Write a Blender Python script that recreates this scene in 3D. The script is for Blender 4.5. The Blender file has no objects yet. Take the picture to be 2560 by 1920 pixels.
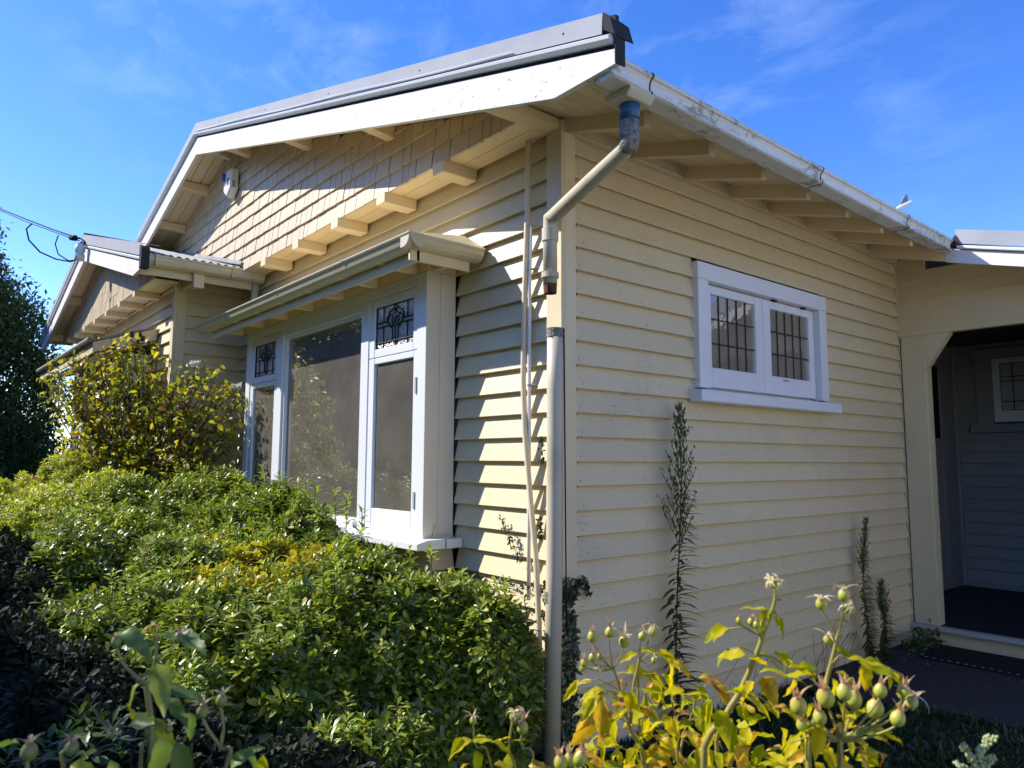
import bpy, math, random
import numpy as np
from mathutils import Vector, Matrix, Euler, noise

random.seed(7)
RS = np.random.RandomState(11)
S = bpy.context.scene
COL = S.collection
rad = math.radians

# ------------------------------------------------------------------ camera
F_PX = 1832.4843
YAW, PITCH, ROLL = 0.876671, 0.103582, 0.004585
CAM = Vector((2.987998, -2.856637, 0.005811))
_d = Vector((-math.sin(YAW) * math.cos(PITCH), math.cos(YAW) * math.cos(PITCH), math.sin(PITCH)))
_r0 = Vector((math.cos(YAW), math.sin(YAW), 0))
_u0 = _r0.cross(_d)
RT = math.cos(ROLL) * _r0 + math.sin(ROLL) * _u0
UP = -math.sin(ROLL) * _r0 + math.cos(ROLL) * _u0
FW = _d
cd = bpy.data.cameras.new('camera')
cam = bpy.data.objects.new('camera', cd)
COL.objects.link(cam)
cam.matrix_world = Matrix(((RT.x, UP.x, -FW.x, CAM.x), (RT.y, UP.y, -FW.y, CAM.y), (RT.z, UP.z, -FW.z, CAM.z), (0, 0, 0, 1)))
cd.sensor_width = 36.0
cd.lens = F_PX / 2560 * 36.0
cd.clip_start = 0.02
cd.clip_end = 2000
cd.dof.use_dof = True
cd.dof.focus_distance = 4.6
cd.dof.aperture_fstop = 8.0
S.camera = cam


def at(px, py, depth):
    """real point seen at a spot of the 2560 x 1920 photograph, at a distance along the view axis"""
    return CAM + depth * (FW + RT * ((px - 1280) / F_PX) - UP * ((py - 960) / F_PX))


def on(px, py, ax, val):
    v = FW + RT * ((px - 1280) / F_PX) - UP * ((py - 960) / F_PX)
    k = 'xyz'.index(ax)
    return CAM + v * ((val - CAM[k]) / v[k])


# ------------------------------------------------------------------ sky, sun, exposure
SUN_DIR = Vector((1.2, 1.0, -1.26)).normalized()      # the way the light travels
SUN_EL = math.asin(-SUN_DIR.z)
to_sun = -SUN_DIR
SUN_ROT = math.atan2(to_sun.x, to_sun.y)
w = bpy.data.worlds.new('World')
S.world = w
w.use_nodes = True
nt = w.node_tree
nt.nodes.clear()
out = nt.nodes.new('ShaderNodeOutputWorld')
bg = nt.nodes.new('ShaderNodeBackground')
sky = nt.nodes.new('ShaderNodeTexSky')
sky.sky_type = 'NISHITA'
sky.sun_disc = False
sky.sun_elevation = SUN_EL
sky.sun_rotation = SUN_ROT
sky.air_density = 0.9
sky.dust_density = 0.15
sky.ozone_density = 3.0
sky.altitude = 0
bg.inputs['Strength'].default_value = 0.145
# thin high cirrus, real cloud colour laid into the sky by direction
tc = nt.nodes.new('ShaderNodeTexCoord')
mp = nt.nodes.new('ShaderNodeMapping')
mp.inputs['Scale'].default_value = (1.6, 4.6, 7.0)
mp.inputs['Location'].default_value = (0.98, 1.93, 2.36)
mp.inputs['Rotation'].default_value = (0.35, 0.5, -0.6)
n1 = nt.nodes.new('ShaderNodeTexNoise')
n1.inputs['Scale'].default_value = 2.3
n1.inputs['Detail'].default_value = 9
n1.inputs['Roughness'].default_value = 0.62
n1.inputs['Distortion'].default_value = 0.25
n2 = nt.nodes.new('ShaderNodeTexNoise')
n2.inputs['Scale'].default_value = 1.7
n2.inputs['Detail'].default_value = 3
cr = nt.nodes.new('ShaderNodeValToRGB')
cr.color_ramp.elements[0].position = 0.47
cr.color_ramp.elements[1].position = 0.78
cr2 = nt.nodes.new('ShaderNodeValToRGB')
cr2.color_ramp.elements[0].position = 0.45
cr2.color_ramp.elements[1].position = 0.65
mul = nt.nodes.new('ShaderNodeMath')
mul.operation = 'MULTIPLY'
mul2 = nt.nodes.new('ShaderNodeMath')
mul2.operation = 'MULTIPLY'
mul2.inputs[1].default_value = 0.13
hs = nt.nodes.new('ShaderNodeHueSaturation')
hs.inputs['Hue'].default_value = 0.517
hs.inputs['Saturation'].default_value = 1.30
hs.inputs['Value'].default_value = 1.0
mx = nt.nodes.new('ShaderNodeMix')
mx.data_type = 'RGBA'
L = nt.links.new
L(tc.outputs['Generated'], mp.inputs['Vector'])
L(mp.outputs['Vector'], n1.inputs['Vector'])
L(tc.outputs['Generated'], n2.inputs['Vector'])
L(n1.outputs['Fac'], cr.inputs['Fac'])
L(n2.outputs['Fac'], cr2.inputs['Fac'])
L(cr.outputs['Color'], mul.inputs[0])
prev = None
for (cx_, cy_, c0, c1, amp) in ((760, 110, .955, 1.0, 1.0), (560, 30, .97, 1.0, .9), (1760, 190, .962, 1.0, 1.0), (2120, 270, .985, 1.0, .7), (850, 240, .985, 1.0, 1.0)):
    dv = (FW + RT * ((cx_ - 1280) / F_PX) - UP * ((cy_ - 960) / F_PX)).normalized()
    vm = nt.nodes.new('ShaderNodeVectorMath')
    vm.operation = 'DOT_PRODUCT'
    vm.inputs[1].default_value = dv
    L(tc.outputs['Generated'], vm.inputs[0])
    mr_ = nt.nodes.new('ShaderNodeMapRange')
    mr_.interpolation_type = 'SMOOTHSTEP'
    mr_.inputs['From Min'].default_value = c0
    mr_.inputs['From Max'].default_value = c1
    mr_.inputs['To Max'].default_value = amp
    L(vm.outputs['Value'], mr_.inputs['Value'])
    if prev is None:
        prev = mr_.outputs['Result']
    else:
        mm = nt.nodes.new('ShaderNodeMath')
        mm.operation = 'MAXIMUM'
        L(prev, mm.inputs[0])
        L(mr_.outputs['Result'], mm.inputs[1])
        prev = mm.outputs[0]
m3 = nt.nodes.new('ShaderNodeMath')
m3.operation = 'MULTIPLY_ADD'
m3.inputs[1].default_value = .10
L(cr2.outputs['Color'], m3.inputs[0])
L(prev, m3.inputs[2])
L(m3.outputs[0], mul.inputs[1])
L(mul.outputs[0], mul2.inputs[0])
L(mul2.outputs[0], mx.inputs['Factor'])
L(sky.outputs['Color'], hs.inputs['Color'])
L(hs.outputs['Color'], mx.inputs['A'])
mx.inputs['B'].default_value = (5.5, 6.2, 7.0, 1)
L(mx.outputs['Result'], bg.inputs['Color'])
L(bg.outputs['Background'], out.inputs['Surface'])

sl = bpy.data.lights.new('sun', 'SUN')
sl.energy = 3.6
sl.angle = rad(0.53)
sl.color = (1.0, 0.945, 0.86)
so = bpy.data.objects.new('sun', sl)
so.rotation_euler = SUN_DIR.to_track_quat('-Z', 'Y').to_euler()
so.location = (0, 0, 20)
COL.objects.link(so)

S.view_settings.view_transform = 'Standard'
S.view_settings.look = 'None'
S.view_settings.exposure = 1.08
S.view_settings.gamma = 1
S.view_settings.use_curve_mapping = False
S.cycles.max_bounces = 8
S.cycles.transparent_max_bounces = 12
S.cycles.sample_clamp_indirect = 6

GZ = -1.64          # ground level (the camera is 1.65 m above it)


# ------------------------------------------------------------------ materials
class NT:
    def __init__(s, name):
        s.m = bpy.data.materials.new(name)
        s.m.use_nodes = True
        s.t = s.m.node_tree
        s.t.nodes.clear()
        s.o = s.n('OutputMaterial')

    def n(s, typ, **kw):
        x = s.t.nodes.new('ShaderNode' + typ)
        for k, v in kw.items():
            if hasattr(x, k):
                setattr(x, k, v)
            else:
                x.inputs[k.replace('_', ' ')].default_value = v
        return x

    def l(s, a, b):
        s.t.links.new(a, b)

    def mixc(s, fac, a, b, blend='MIX'):
        x = s.n('Mix', data_type='RGBA', blend_type=blend)
        for sock, v in ((x.inputs['Factor'], fac), (x.inputs['A'], a), (x.inputs['B'], b)):
            if isinstance(v, (int, float, tuple)):
                sock.default_value = v if not isinstance(v, tuple) or len(v) == 4 else (*v, 1)
            else:
                s.l(v, sock)
        return x.outputs['Result']

    def ramp(s, fac, stops, interp='LINEAR'):
        x = s.n('ValToRGB')
        e = x.color_ramp.elements
        x.color_ramp.interpolation = interp
        while len(e) < len(stops):
            e.new(0.5)
        for i, (p, c) in enumerate(stops):
            e[i].position = p
            e[i].color = (c, c, c, 1) if isinstance(c, (int, float)) else (*c, 1)
        s.l(fac, x.inputs['Fac'])
        return x.outputs['Color']

    def noise(s, scale, detail=3, rough=.5, vec=None, stretch=None, dist=0.0):
        if vec is None:
            vec = s.n('NewGeometry').outputs['Position']
        if stretch:
            mpp = s.n('Mapping')
            mpp.inputs['Scale'].default_value = stretch
            s.l(vec, mpp.inputs['Vector'])
            vec = mpp.outputs['Vector']
        x = s.n('TexNoise', Scale=scale, Detail=detail, Roughness=rough, Distortion=dist)
        s.l(vec, x.inputs['Vector'])
        return x.outputs['Fac']

    def bump(s, h, strength=.3, dist=.01, normal=None):
        b = s.n('Bump', Strength=strength, Distance=dist)
        s.l(h, b.inputs['Height'])
        if normal is not None:
            s.l(normal, b.inputs['Normal'])
        return b.outputs['Normal']


def paint(name, col, rough=.45, dirt=(.35, .32, .24), dirt_amt=.25, dirt_lo=.52, peel=0.0, wood=(.30, .27, .23), grain=(3, 3, 60), spec=.4, streak=0.0, dirt_scale=2.2, crack=0.0):
    k = NT(name)
    big = k.noise(dirt_scale, 5, .65)
    c = k.mixc(k.ramp(big, [(dirt_lo, 0.0), (dirt_lo + .3, 1.0)]), col, tuple(a * (1 - dirt_amt) + b * dirt_amt for a, b in zip(col, dirt)))
    # each piece a slightly different tint, as painted timber has
    oi = k.n('ObjectInfo')
    tint = k.n('HueSaturation')
    k.l(c, tint.inputs['Color'])
    mr = k.n('MapRange')
    mr.inputs['To Min'].default_value = .95
    mr.inputs['To Max'].default_value = 1.04
    k.l(oi.outputs['Random'], mr.inputs['Value'])
    k.l(mr.outputs['Result'], tint.inputs['Value'])
    c = tint.outputs['Color']
    fine = k.noise(14, 6, .7, stretch=grain)
    c = k.mixc(k.ramp(fine, [(.35, .10), (.7, 0.0)]), c, tuple(a * .55 for a in col))
    rgh = rough
    hgt = fine
    if streak:
        st = k.noise(5, 4, .7, stretch=(3, 3, .25))
        c = k.mixc(k.ramp(st, [(.55, 0.0), (.8, streak)]), c, dirt)
    if crack:
        # old paint split along the grain, in scattered patches
        c1_ = k.noise(1.6, 2, .5, stretch=(5, 5, 120), dist=.3)
        c2_ = k.noise(1.9, 4, .7)
        xx = k.n('Math', operation='MULTIPLY')
        k.l(k.ramp(c1_, [(.655, 0.0), (.68, 1.0)]), xx.inputs[0])
        k.l(k.ramp(c2_, [(.52, 0.0), (.60, 1.0)]), xx.inputs[1])
        yy = k.n('Math', operation='MULTIPLY')
        k.l(xx.outputs[0], yy.inputs[0])
        yy.inputs[1].default_value = crack
        c = k.mixc(yy.outputs[0], c, (.16, .13, .085))
    if peel:
        p1 = k.noise(26, 8, .75, stretch=(1, 1, 2.2))
        p2 = k.noise(3.0, 3, .6)
        x = k.n('Math', operation='MULTIPLY')
        k.l(k.ramp(p1, [(.585, 0.0), (.61, 1.0)]), x.inputs[0])
        k.l(k.ramp(p2, [(.42, 0.0), (.60, 1.0)]), x.inputs[1])
        y = k.n('Math', operation='MULTIPLY')
        k.l(x.outputs[0], y.inputs[0])
        y.inputs[1].default_value = peel
        c = k.mixc(y.outputs[0], c, wood)
        h2 = k.n('Math', operation='SUBTRACT')
        k.l(fine, h2.inputs[0])
        k.l(y.outputs[0], h2.inputs[1])
        hgt = h2.outputs[0]
    b = k.n('BsdfPrincipled', Roughness=rgh)
    b.inputs['Specular IOR Level'].default_value = spec
    k.l(c, b.inputs['Base Color'])
    k.l(k.bump(hgt, .22, .006), b.inputs['Normal'])
    k.l(b.outputs['BSDF'], k.o.inputs['Surface'])
    return k.m


CREAM = (.72, .615, .385)
M = {}
M['cream'] = paint('cream_weatherboard_paint', CREAM, peel=.3, streak=.12, crack=.5)
M['trim'] = paint('cream_trim_paint', (.73, .63, .40), peel=.25, streak=.1)
M['shingle'] = paint('cream_shingle_paint', (.64, .525, .35), peel=.55, wood=(.33, .29, .24), grain=(60, 60, 4), dirt_amt=.3)
M['cheek'] = paint('off_white_cheek_paint', (.74, .69, .57), dirt_amt=.1)
M['soffit'] = paint('cream_soffit_paint', (.84, .68, .41), peel=.2)
M['white'] = paint('white_window_paint', (.76, .79, .82), dirt_amt=.08, rough=.35, spec=.5)
M['barge'] = paint('weathered_white_barge_paint', (.80, .78, .73), peel=1.0, wood=(.24, .22, .20), dirt_amt=.25, grain=(3, 3, 40), spec=.15, rough=.7)
M['conduit'] = paint('cream_conduit_plastic', (.70, .61, .43), rough=.4, dirt_amt=.1)
M['whitepipe'] = paint('white_pipe_plastic', (.78, .78, .76), rough=.35, dirt_amt=.08)
M['downpipe'] = paint('cream_downpipe', (.58, .52, .38), rough=.45, dirt=(.10, .10, .07), dirt_amt=.5, dirt_lo=.5, peel=.25, wood=(.35, .33, .30), streak=.2)
M['step'] = paint('grey_step_paint', (.42, .41, .38), peel=.5, dirt_amt=.5)


def mossy(name, col, axis_scale=(1, 1, 1)):
    k = NT(name)
    geo = k.n('NewGeometry')
    big = k.noise(3.0, 5, .7)
    fine = k.noise(38, 6, .8, stretch=(1, .35, 1))
    sep = k.n('SeparateXYZ')
    k.l(geo.outputs['Normal'], sep.inputs[0])
    # grime gathers on the underside and in a ragged band below the bead
    under = k.ramp(sep.outputs['Z'], [(0.0, 1.0), (.3, .9)])
    x = k.n('Math', operation='ADD')
    k.l(big, x.inputs[0])
    k.l(fine, x.inputs[1])
    g = k.ramp(x.outputs[0], [(.50, 0.0), (.56, 1.0)])
    x2 = k.n('Math', operation='MULTIPLY')
    x2.inputs[1].default_value = .5
    k.l(x.outputs[0], x2.inputs[0])
    g = k.ramp(x2.outputs[0], [(.525, 0.0), (.585, .75)])
    grime = k.mixc(k.noise(9, 3), (.10, .085, .04), (.20, .19, .12))
    c = k.mixc(g, col, grime)
    c = k.mixc(k.ramp(k.noise(2.2, 3, .6), [(.45, 0.0), (.8, .35)]), c, (.38, .36, .29))
    b = k.n('BsdfPrincipled', Roughness=.5)
    k.l(c, b.inputs['Base Color'])
    k.l(k.bump(fine, .25, .004), b.inputs['Normal'])
    k.l(b.outputs['BSDF'], k.o.inputs['Surface'])
    return k.m


M['gutter'] = mossy('mossy_white_gutter', (.68, .68, .63))
M['gutter_clean'] = paint('cream_gutter_paint', (.60, .55, .38), dirt=(.30, .22, .10), dirt_amt=.45, dirt_lo=.45, rough=.4, peel=.3)
M['gutter_bay'] = paint('dusty_cream_gutter_paint', (.60, .55, .38), dirt=(.25, .22, .12), dirt_amt=.5, rough=.4, peel=.2)


def simple(name, col, rough=.5, metal=0.0, spec=.5, var=.0, scale=8, bump=0.0, col2=None):
    k = NT(name)
    b = k.n('BsdfPrincipled', Roughness=rough, Metallic=metal)
    b.inputs['Specular IOR Level'].default_value = spec
    nz = k.noise(scale, 5, .6)
    c2 = col2 if col2 else tuple(a * (1 - var) for a in col)
    k.l(k.mixc(k.ramp(nz, [(.35, 0.0), (.7, 1.0)]), col, c2), b.inputs['Base Color'])
    if bump:
        k.l(k.bump(nz, bump, .01), b.inputs['Normal'])
    k.l(b.outputs['BSDF'], k.o.inputs['Surface'])
    return k.m


M['iron'] = simple('grey_painted_iron', (.36, .375, .405), .8, .0, .15, .12, 3, .05)
M['iron_dark'] = simple('dark_grey_painted_iron', (.045, .047, .05), .85, 0, .1, .2, 6)
M['iron_pale'] = simple('weathered_galvanised_iron', (.32, .31, .30), .5, .2, .5, .5, 5, .1)
M['lead'] = simple('lead_came_metal', (.022, .02, .02), .5, .4, .4)
M['blue_tape'] = simple('blue_duct_tape', (.035, .12, .23), .35, 0, .5, .4, 30, .3)
M['grit'] = simple('bare_gritty_sealant', (.34, .32, .27), .95, 0, .2, .8, 60, 1.0, (.10, .09, .07))
M['rust'] = simple('rusty_iron', (.20, .07, .03), .8, 0, .3, .6, 30, .5, (.03, .015, .01))
M['black'] = simple('black_plastic', (.012, .012, .013), .8, 0, .1)
M['alarm'] = simple('white_siren_plastic', (.72, .71, .66), .4, 0, .5, .08)
M['alarm_blue'] = simple('blue_strobe_lens', (.02, .05, .30), .15, 0, .6)
M['dark'] = simple('dark_void_timber', (.03, .027, .024), .9)
M['asphalt'] = simple('dark_asphalt', (.05, .05, .052), .9, 0, .3, .35, 45, .8, (.03, .03, .032))
M['soil'] = simple('dark_garden_soil', (.045, .034, .024), .95, 0, .2, .5, 18, .8)
M['mat'] = simple('black_rubber_mat', (.01, .01, .012), .8, 0, .3, .3, 60, .5)
M['porchfloor'] = simple('dark_porch_floor', (.03, .03, .035), .6, 0, .3, .3, 6)
M['bark'] = simple('grey_brown_bark', (.13, .10, .075), .9, 0, .2, .6, 30, .7, (.05, .04, .03))
M['inner'] = simple('interior_plaster', (.78, .68, .54), .9, 0, .1, .04)
M['curtain'] = simple('pale_net_curtain', (.55, .52, .47), .9, 0, .1, .08, 3)
M['porch'] = paint('shade_darkened_porch_paint', (.32, .31, .29), dirt_amt=.2)  # house cream with the porch shade put into the colour
M['path'] = M['asphalt']


def glass(name, tint=(.9, .93, .92), ripple=0.0, rscale=40, rough=0.0, base=.05):
    k = NT(name)
    fr = k.n('Fresnel', IOR=1.5)
    tr = k.n('BsdfTransparent')
    tr.inputs['Color'].default_value = (*tint, 1)
    gl = k.n('BsdfGlossy', Roughness=rough)
    gl.inputs['Color'].default_value = (1, 1, 1, 1)
    if ripple:
        nrm = k.bump(k.noise(rscale, 2, .5), ripple, .02)
        k.l(nrm, gl.inputs['Normal'])
        k.l(nrm, fr.inputs['Normal'])
    a = k.n('Math', operation='MULTIPLY_ADD')
    k.l(fr.outputs[0], a.inputs[0])
    a.inputs[1].default_value = 1.6
    a.inputs[2].default_value = base
    a.use_clamp = True
    ms = k.n('MixShader')
    k.l(a.outputs[0], ms.inputs['Fac'])
    k.l(tr.outputs[0], ms.inputs[1])
    k.l(gl.outputs[0], ms.inputs[2])
    df = k.n('BsdfDiffuse')
    df.inputs['Color'].default_value = (.55, .50, .42, 1)
    m2 = k.n('MixShader')
    k.l(k.ramp(k.noise(3, 4, .6), [(.3, .13), (.8, .24)]), m2.inputs['Fac'])
    k.l(ms.outputs[0], m2.inputs[1])
    k.l(df.outputs[0], m2.inputs[2])
    k.l(m2.outputs[0], k.o.inputs['Surface'])
    return k.m


M['glass'] = glass('window_glass', ripple=.02, rscale=4)
M['oldglass'] = glass('old_leaded_glass', ripple=.10, rscale=9, base=.06)


def obscure(name):
    k = NT(name)
    b = k.n('BsdfPrincipled', Roughness=.18)
    b.inputs['Base Color'].default_value = (.46, .45, .45, 1)
    b.inputs['Specular IOR Level'].default_value = 1.0
    b.inputs['Coat Weight'].default_value = .6
    v = k.n('TexVoronoi', Scale=55)
    k.l(k.n('NewGeometry').outputs['Position'], v.inputs['Vector'])
    k.l(k.bump(v.outputs['Distance'], .9, .012), b.inputs['Normal'])
    k.l(b.outputs['BSDF'], k.o.inputs['Surface'])
    return k.m


M['obscure'] = obscure('hammered_obscure_glass')


def leafmat(name, stops, rough=.35, trans=.35, spec=.5, trans_col=(1.25, 1.35, .55), per='island', vein=0.0, spots=0.0):
    k = NT(name)
    if per == 'island':
        rnd = k.n('NewGeometry').outputs['Random Per Island']
    else:
        rnd = k.n('ObjectInfo').outputs['Random']
    c = k.ramp(rnd, stops)
    if spots:
        sp = k.noise(90, 4, .7)
        c = k.mixc(k.ramp(sp, [(.56, 0.0), (.64, spots)]), c, (.30, .10, .02))
    b = k.n('BsdfPrincipled', Roughness=rough)
    b.inputs['Specular IOR Level'].default_value = spec
    k.l(c, b.inputs['Base Color'])
    if vein:
        nn = k.bump(k.noise(70, 3, .6), vein, .004)
        k.l(nn, b.inputs['Normal'])
    tl = k.n('BsdfTranslucent')
    k.l(k.mixc(1.0, c, tuple(trans_col), 'MULTIPLY'), tl.inputs['Color'])
    ms = k.n('MixShader')
    ms.inputs['Fac'].default_value = trans
    k.l(b.outputs['BSDF'], ms.inputs[1])
    k.l(tl.outputs[0], ms.inputs[2])
    k.l(ms.outputs[0], k.o.inputs['Surface'])
    return k.m


# ------------------------------------------------------------------ mesh helpers
class MB:
    def __init__(s):
        s.v = []
        s.f = []

    def poly(s, pts):
        i = len(s.v)
        s.v += [tuple(p) for p in pts]
        s.f.append(tuple(range(i, i + len(pts))))
        return s

    def box(s, x0, x1, y0, y1, z0, z1):
        i = len(s.v)
        s.v += [(x0, y0, z0), (x1, y0, z0), (x1, y1, z0), (x0, y1, z0), (x0, y0, z1), (x1, y0, z1), (x1, y1, z1), (x0, y1, z1)]
        s.f += [tuple(i + j for j in q) for q in ((0, 3, 2, 1), (4, 5, 6, 7), (0, 1, 5, 4), (1, 2, 6, 5), (2, 3, 7, 6), (3, 0, 4, 7))]
        return s

    def sweep(s, prof, p0, p1, a, b, prof1=None):
        """profile points (u, v) along unit directions a, b, carried from p0 to p1; closed ends"""
        p0, p1, a, b = Vector(p0), Vector(p1), Vector(a), Vector(b)
        prof1 = prof1 or prof
        i = len(s.v)
        n = len(prof)
        s.v += [tuple(p0 + a * u + b * v) for u, v in prof]
        s.v += [tuple(p1 + a * u + b * v) for u, v in prof1]
        for j in range(n):
            k = (j + 1) % n
            s.f.append((i + j, i + k, i + n + k, i + n + j))
        s.f.append(tuple(i + j for j in reversed(range(n))))
        s.f.append(tuple(i + n + j for j in range(n)))
        return s

    def tube(s, pts, r, seg=6, cap=True):
        pts = [Vector(p) for p in pts]
        n = len(pts)
        rr = r if isinstance(r, (list, tuple)) else [r] * n
        base = len(s.v)
        prev = None
        for k, p in enumerate(pts):
            t = (pts[min(k + 1, n - 1)] - pts[max(k - 1, 0)])
            if t.length < 1e-9:
                t = Vector((0, 0, 1))
            t.normalize()
            if prev is None:
                a = t.cross(Vector((0, 0, 1)))
                if a.length < 1e-3:
                    a = t.cross(Vector((1, 0, 0)))
            else:
                a = prev - t * prev.dot(t)
            a.normalize()
            prev = a
            b = t.cross(a)
            for j in range(seg):
                th = 2 * math.pi * j / seg
                s.v.append(tuple(p + (a * math.cos(th) + b * math.sin(th)) * rr[k]))
        for k in range(n - 1):
            for j in range(seg):
                q = (j + 1) % seg
                s.f.append((base + k * seg + j, base + k * seg + q, base + (k + 1) * seg + q, base + (k + 1) * seg + j))
        if cap:
            s.f.append(tuple(base + j for j in reversed(range(seg))))
            s.f.append(tuple(base + (n - 1) * seg + j for j in range(seg)))
        return s

    def lathe(s, prof, origin, axis=(0, 0, 1), seg=12):
        o, ax = Vector(origin), Vector(axis).normalized()
        a = ax.cross(Vector((0, 0, 1)))
        if a.length < 1e-3:
            a = Vector((1, 0, 0))
        a.normalize()
        b = ax.cross(a)
        base = len(s.v)
        for r, h in prof:
            for j in range(seg):
                th = 2 * math.pi * j / seg
                s.v.append(tuple(o + ax * h + (a * math.cos(th) + b * math.sin(th)) * r))
        for k in range(len(prof) - 1):
            for j in range(seg):
                q = (j + 1) % seg
                s.f.append((base + k * seg + j, base + k * seg + q, base + (k + 1) * seg + q, base + (k + 1) * seg + j))
        return s

    def build(s, name, mat, parent=None, off=None, smooth=False, bevel=0.0):
        me = bpy.data.meshes.new(name)
        me.from_pydata(s.v, [], s.f)
        me.materials.append(mat)
        me.update()
        o = bpy.data.objects.new(name, me)
        COL.objects.link(o)
        if parent is not None:
            o.parent = parent
            if parent.get('is_root'):
                o.location = -parent.location
        if smooth:
            for p in me.polygons:
                p.use_smooth = True
        if bevel:
            mo = o.modifiers.new('bevel', 'BEVEL')
            mo.width = bevel
            mo.segments = 1
            mo.limit_method = 'ANGLE'
            mo.angle_limit = rad(40)
        return o


def tag(o, label=None, cat=None, group=None, kind=None):
    if label:
        o['label'] = label
    if cat:
        o['category'] = cat
    if group:
        o['group'] = group
    if kind:
        o['kind'] = kind
    return o


def root(name, loc, label, cat, group=None):
    o = bpy.data.objects.new(name, None)
    o.empty_display_size = .1
    COL.objects.link(o)
    o.location = loc
    o['is_root'] = 1
    return tag(o, label, cat, group)


def inst(mesh, name, mat4, parent):
    o = bpy.data.objects.new(name, mesh)
    COL.objects.link(o)
    o.parent = parent
    if parent.get('is_root'):
        o.matrix_local = Matrix.Translation(-parent.location) @ mat4
    else:
        o.matrix_local = mat4
    return o


def struct(mb, name, mat, **k):
    return tag(mb.build(name, mat, **k), kind='structure')
# ================================================================== GROUND
g = MB()
g.poly([(-300, -300, GZ), (300, -300, GZ), (300, 300, GZ), (-300, 300, GZ)])
struct(g, 'ground', M['soil'])
# asphalt path round to the porch: curved outer edge
edge = [(-.2, 2.2), (.25, 2.35), (.62, 2.42), (1.0, 2.56), (1.5, 2.60), (2.4, 2.4), (3.6, 1.6), (5.0, .2)]
pv = [(x, y, GZ + .008) for x, y in edge] + [(9, 3, GZ + .008), (9, 12, GZ + .008), (-.2, 12, GZ + .008)]
struct(MB().poly(pv), 'path', M['asphalt'])
# unseen concrete drive added to bounce sun up under the eaves, and the neighbour's pale weatherboard house, outside the picture to the right (mirrored in the side window)
M['concrete'] = simple('bounce_drive_concrete', (.40, .38, .34), .9, 0, .2, .25, 6, .3)
struct(MB().poly([(3.7, -30, GZ + .016), (7.3, -30, GZ + .016), (7.3, 30, GZ + .016), (3.7, 30, GZ + .016)]), 'bounce_drive', M['concrete'])

# ================================================================== HOUSE
H = root('weatherboard_house', (0, 0, GZ), 'cream weatherboard bungalow with shingled gables, white barge boards and grey iron roof', 'house')
b0 = .14


def zb(i):
    return (11 - i) * b0


BT = .044


def board(kind, plane, a0, a1, z0, h=b0, lap=.014, mat='cream', name='weatherboard', parent=None, jig=True, tmin=.036):
    """kind 'S' faces +x on plane x=plane, runs in y;  kind 'F' faces -y on plane y=plane, runs in x"""
    j = random.uniform(-.0012, .0012) if jig else 0
    jz = random.uniform(-.001, .001) if jig else 0
    prof = [(j, z0 + .004 + jz), (j - .003, z0 + jz), (-.009, z0 + jz), (-.012, z0 + .015), (-BT, z0 + .015), (-BT, z0 + h + lap), (-tmin, z0 + h + lap)]
    mb = MB()
    if kind == 'S':
        mb.sweep(prof, (plane, a0, 0), (plane, a1, 0), (1, 0, 0), (0, 0, 1))
    else:
        mb.sweep(prof, (a1, plane, 0), (a0, plane, 0), (0, -1, 0), (0, 0, 1))
    return mb.build(name, M[mat], parent or H)


# solid walls behind the boards
mb = MB()
mb.box(-.12, -BT - .001, .03, 1.36, GZ, 2.05)
mb.box(-.12, -BT - .001, 2.92, 4.52, GZ, 2.05)
mb.box(-.12, -BT - .001, 1.36, 2.92, GZ, .50)
mb.box(-.12, -BT - .001, 1.36, 2.92, 1.26, 2.05)
mb.build('wall_frame', M['dark'], H)
mb = MB()
mb.box(-5.2, -.03, BT + .001, .15, 1.20, 2.05)
mb.box(-1.05, -.03, BT + .001, .15, GZ, 1.20)
mb.box(-5.2, -4.33, BT + .001, .15, GZ, 1.20)
mb.build('wall_frame', M['dark'], H)

# side wall (shaded, faces the path): window opening y 1.25..3.01, z .495..1.375
WY0, WY1, WZ0, WZ1 = 1.251, 3.014, .495, 1.375
for i in range(-3, 24):
    z0 = zb(i)
    if z0 + b0 > WZ0 - .07 and z0 < WZ1 - .01:
        board('S', 0, .112, WY0 + .01, z0)
        board('S', 0, WY1 - .01, 4.505 + random.uniform(-.004, .004), z0)
    elif random.random() < .45:
        # two lengths butted together
        yj = random.uniform(.8, 3.9)
        board('S', 0, .112, yj - .0012, z0)
        board('S', 0, yj + .0012, 4.505 + random.uniform(-.004, .004), z0)
    else:
        board('S', 0, .112, 4.505 + random.uniform(-.004, .004), z0)
mb = MB()
for i in range(-2, 24):
    for y in np.arange(.14 + .01 * (i % 3), 4.45, .57):
        if zb(i) + .03 > WZ0 - .1 and zb(i) < WZ1 and WY0 - .05 < y < WY1 + .05:
            continue
        mb.lathe([(0, -.0008), (.0035, -.0006), (.004, .001)], (-.004, y + random.uniform(-.02, .02), zb(i) + .03), (-1, 0, 0), 6)
tag(mb.build('nail_head', M['grit'], H), kind='stuff')
# front wall (sunlit)
for i in range(-3, 24):
    z0 = zb(i)
    if z0 > 1.17:
        board('F', 0, -5.2, -.12, z0)
    else:
        board('F', 0, -1.045 if z0 > -.65 else -1.02, -.12, z0)
        board('F', 0, -5.2, -4.33, z0)
# corner boards
MB().box(-.123, .006, -.009, .022, GZ - .05, 2.0).build('corner_board', M['trim'], H, bevel=.003)
MB().box(-.02, .004, .022, .112, GZ - .05, 2.0).build('corner_board', M['trim'], H, bevel=.003)
# quad mould and frieze strip under the eaves
MB().box(-.02, .012, .113, 4.50, 1.925, 1.945).build('moulding', M['trim'], H)

# ---- roof
P = .28
XR, ZA = -5.11, 3.294          # ridge position, bottom of barge at the apex


def rz(x, c=0.0):
    return ZA + c - P * abs(x - XR)


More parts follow.
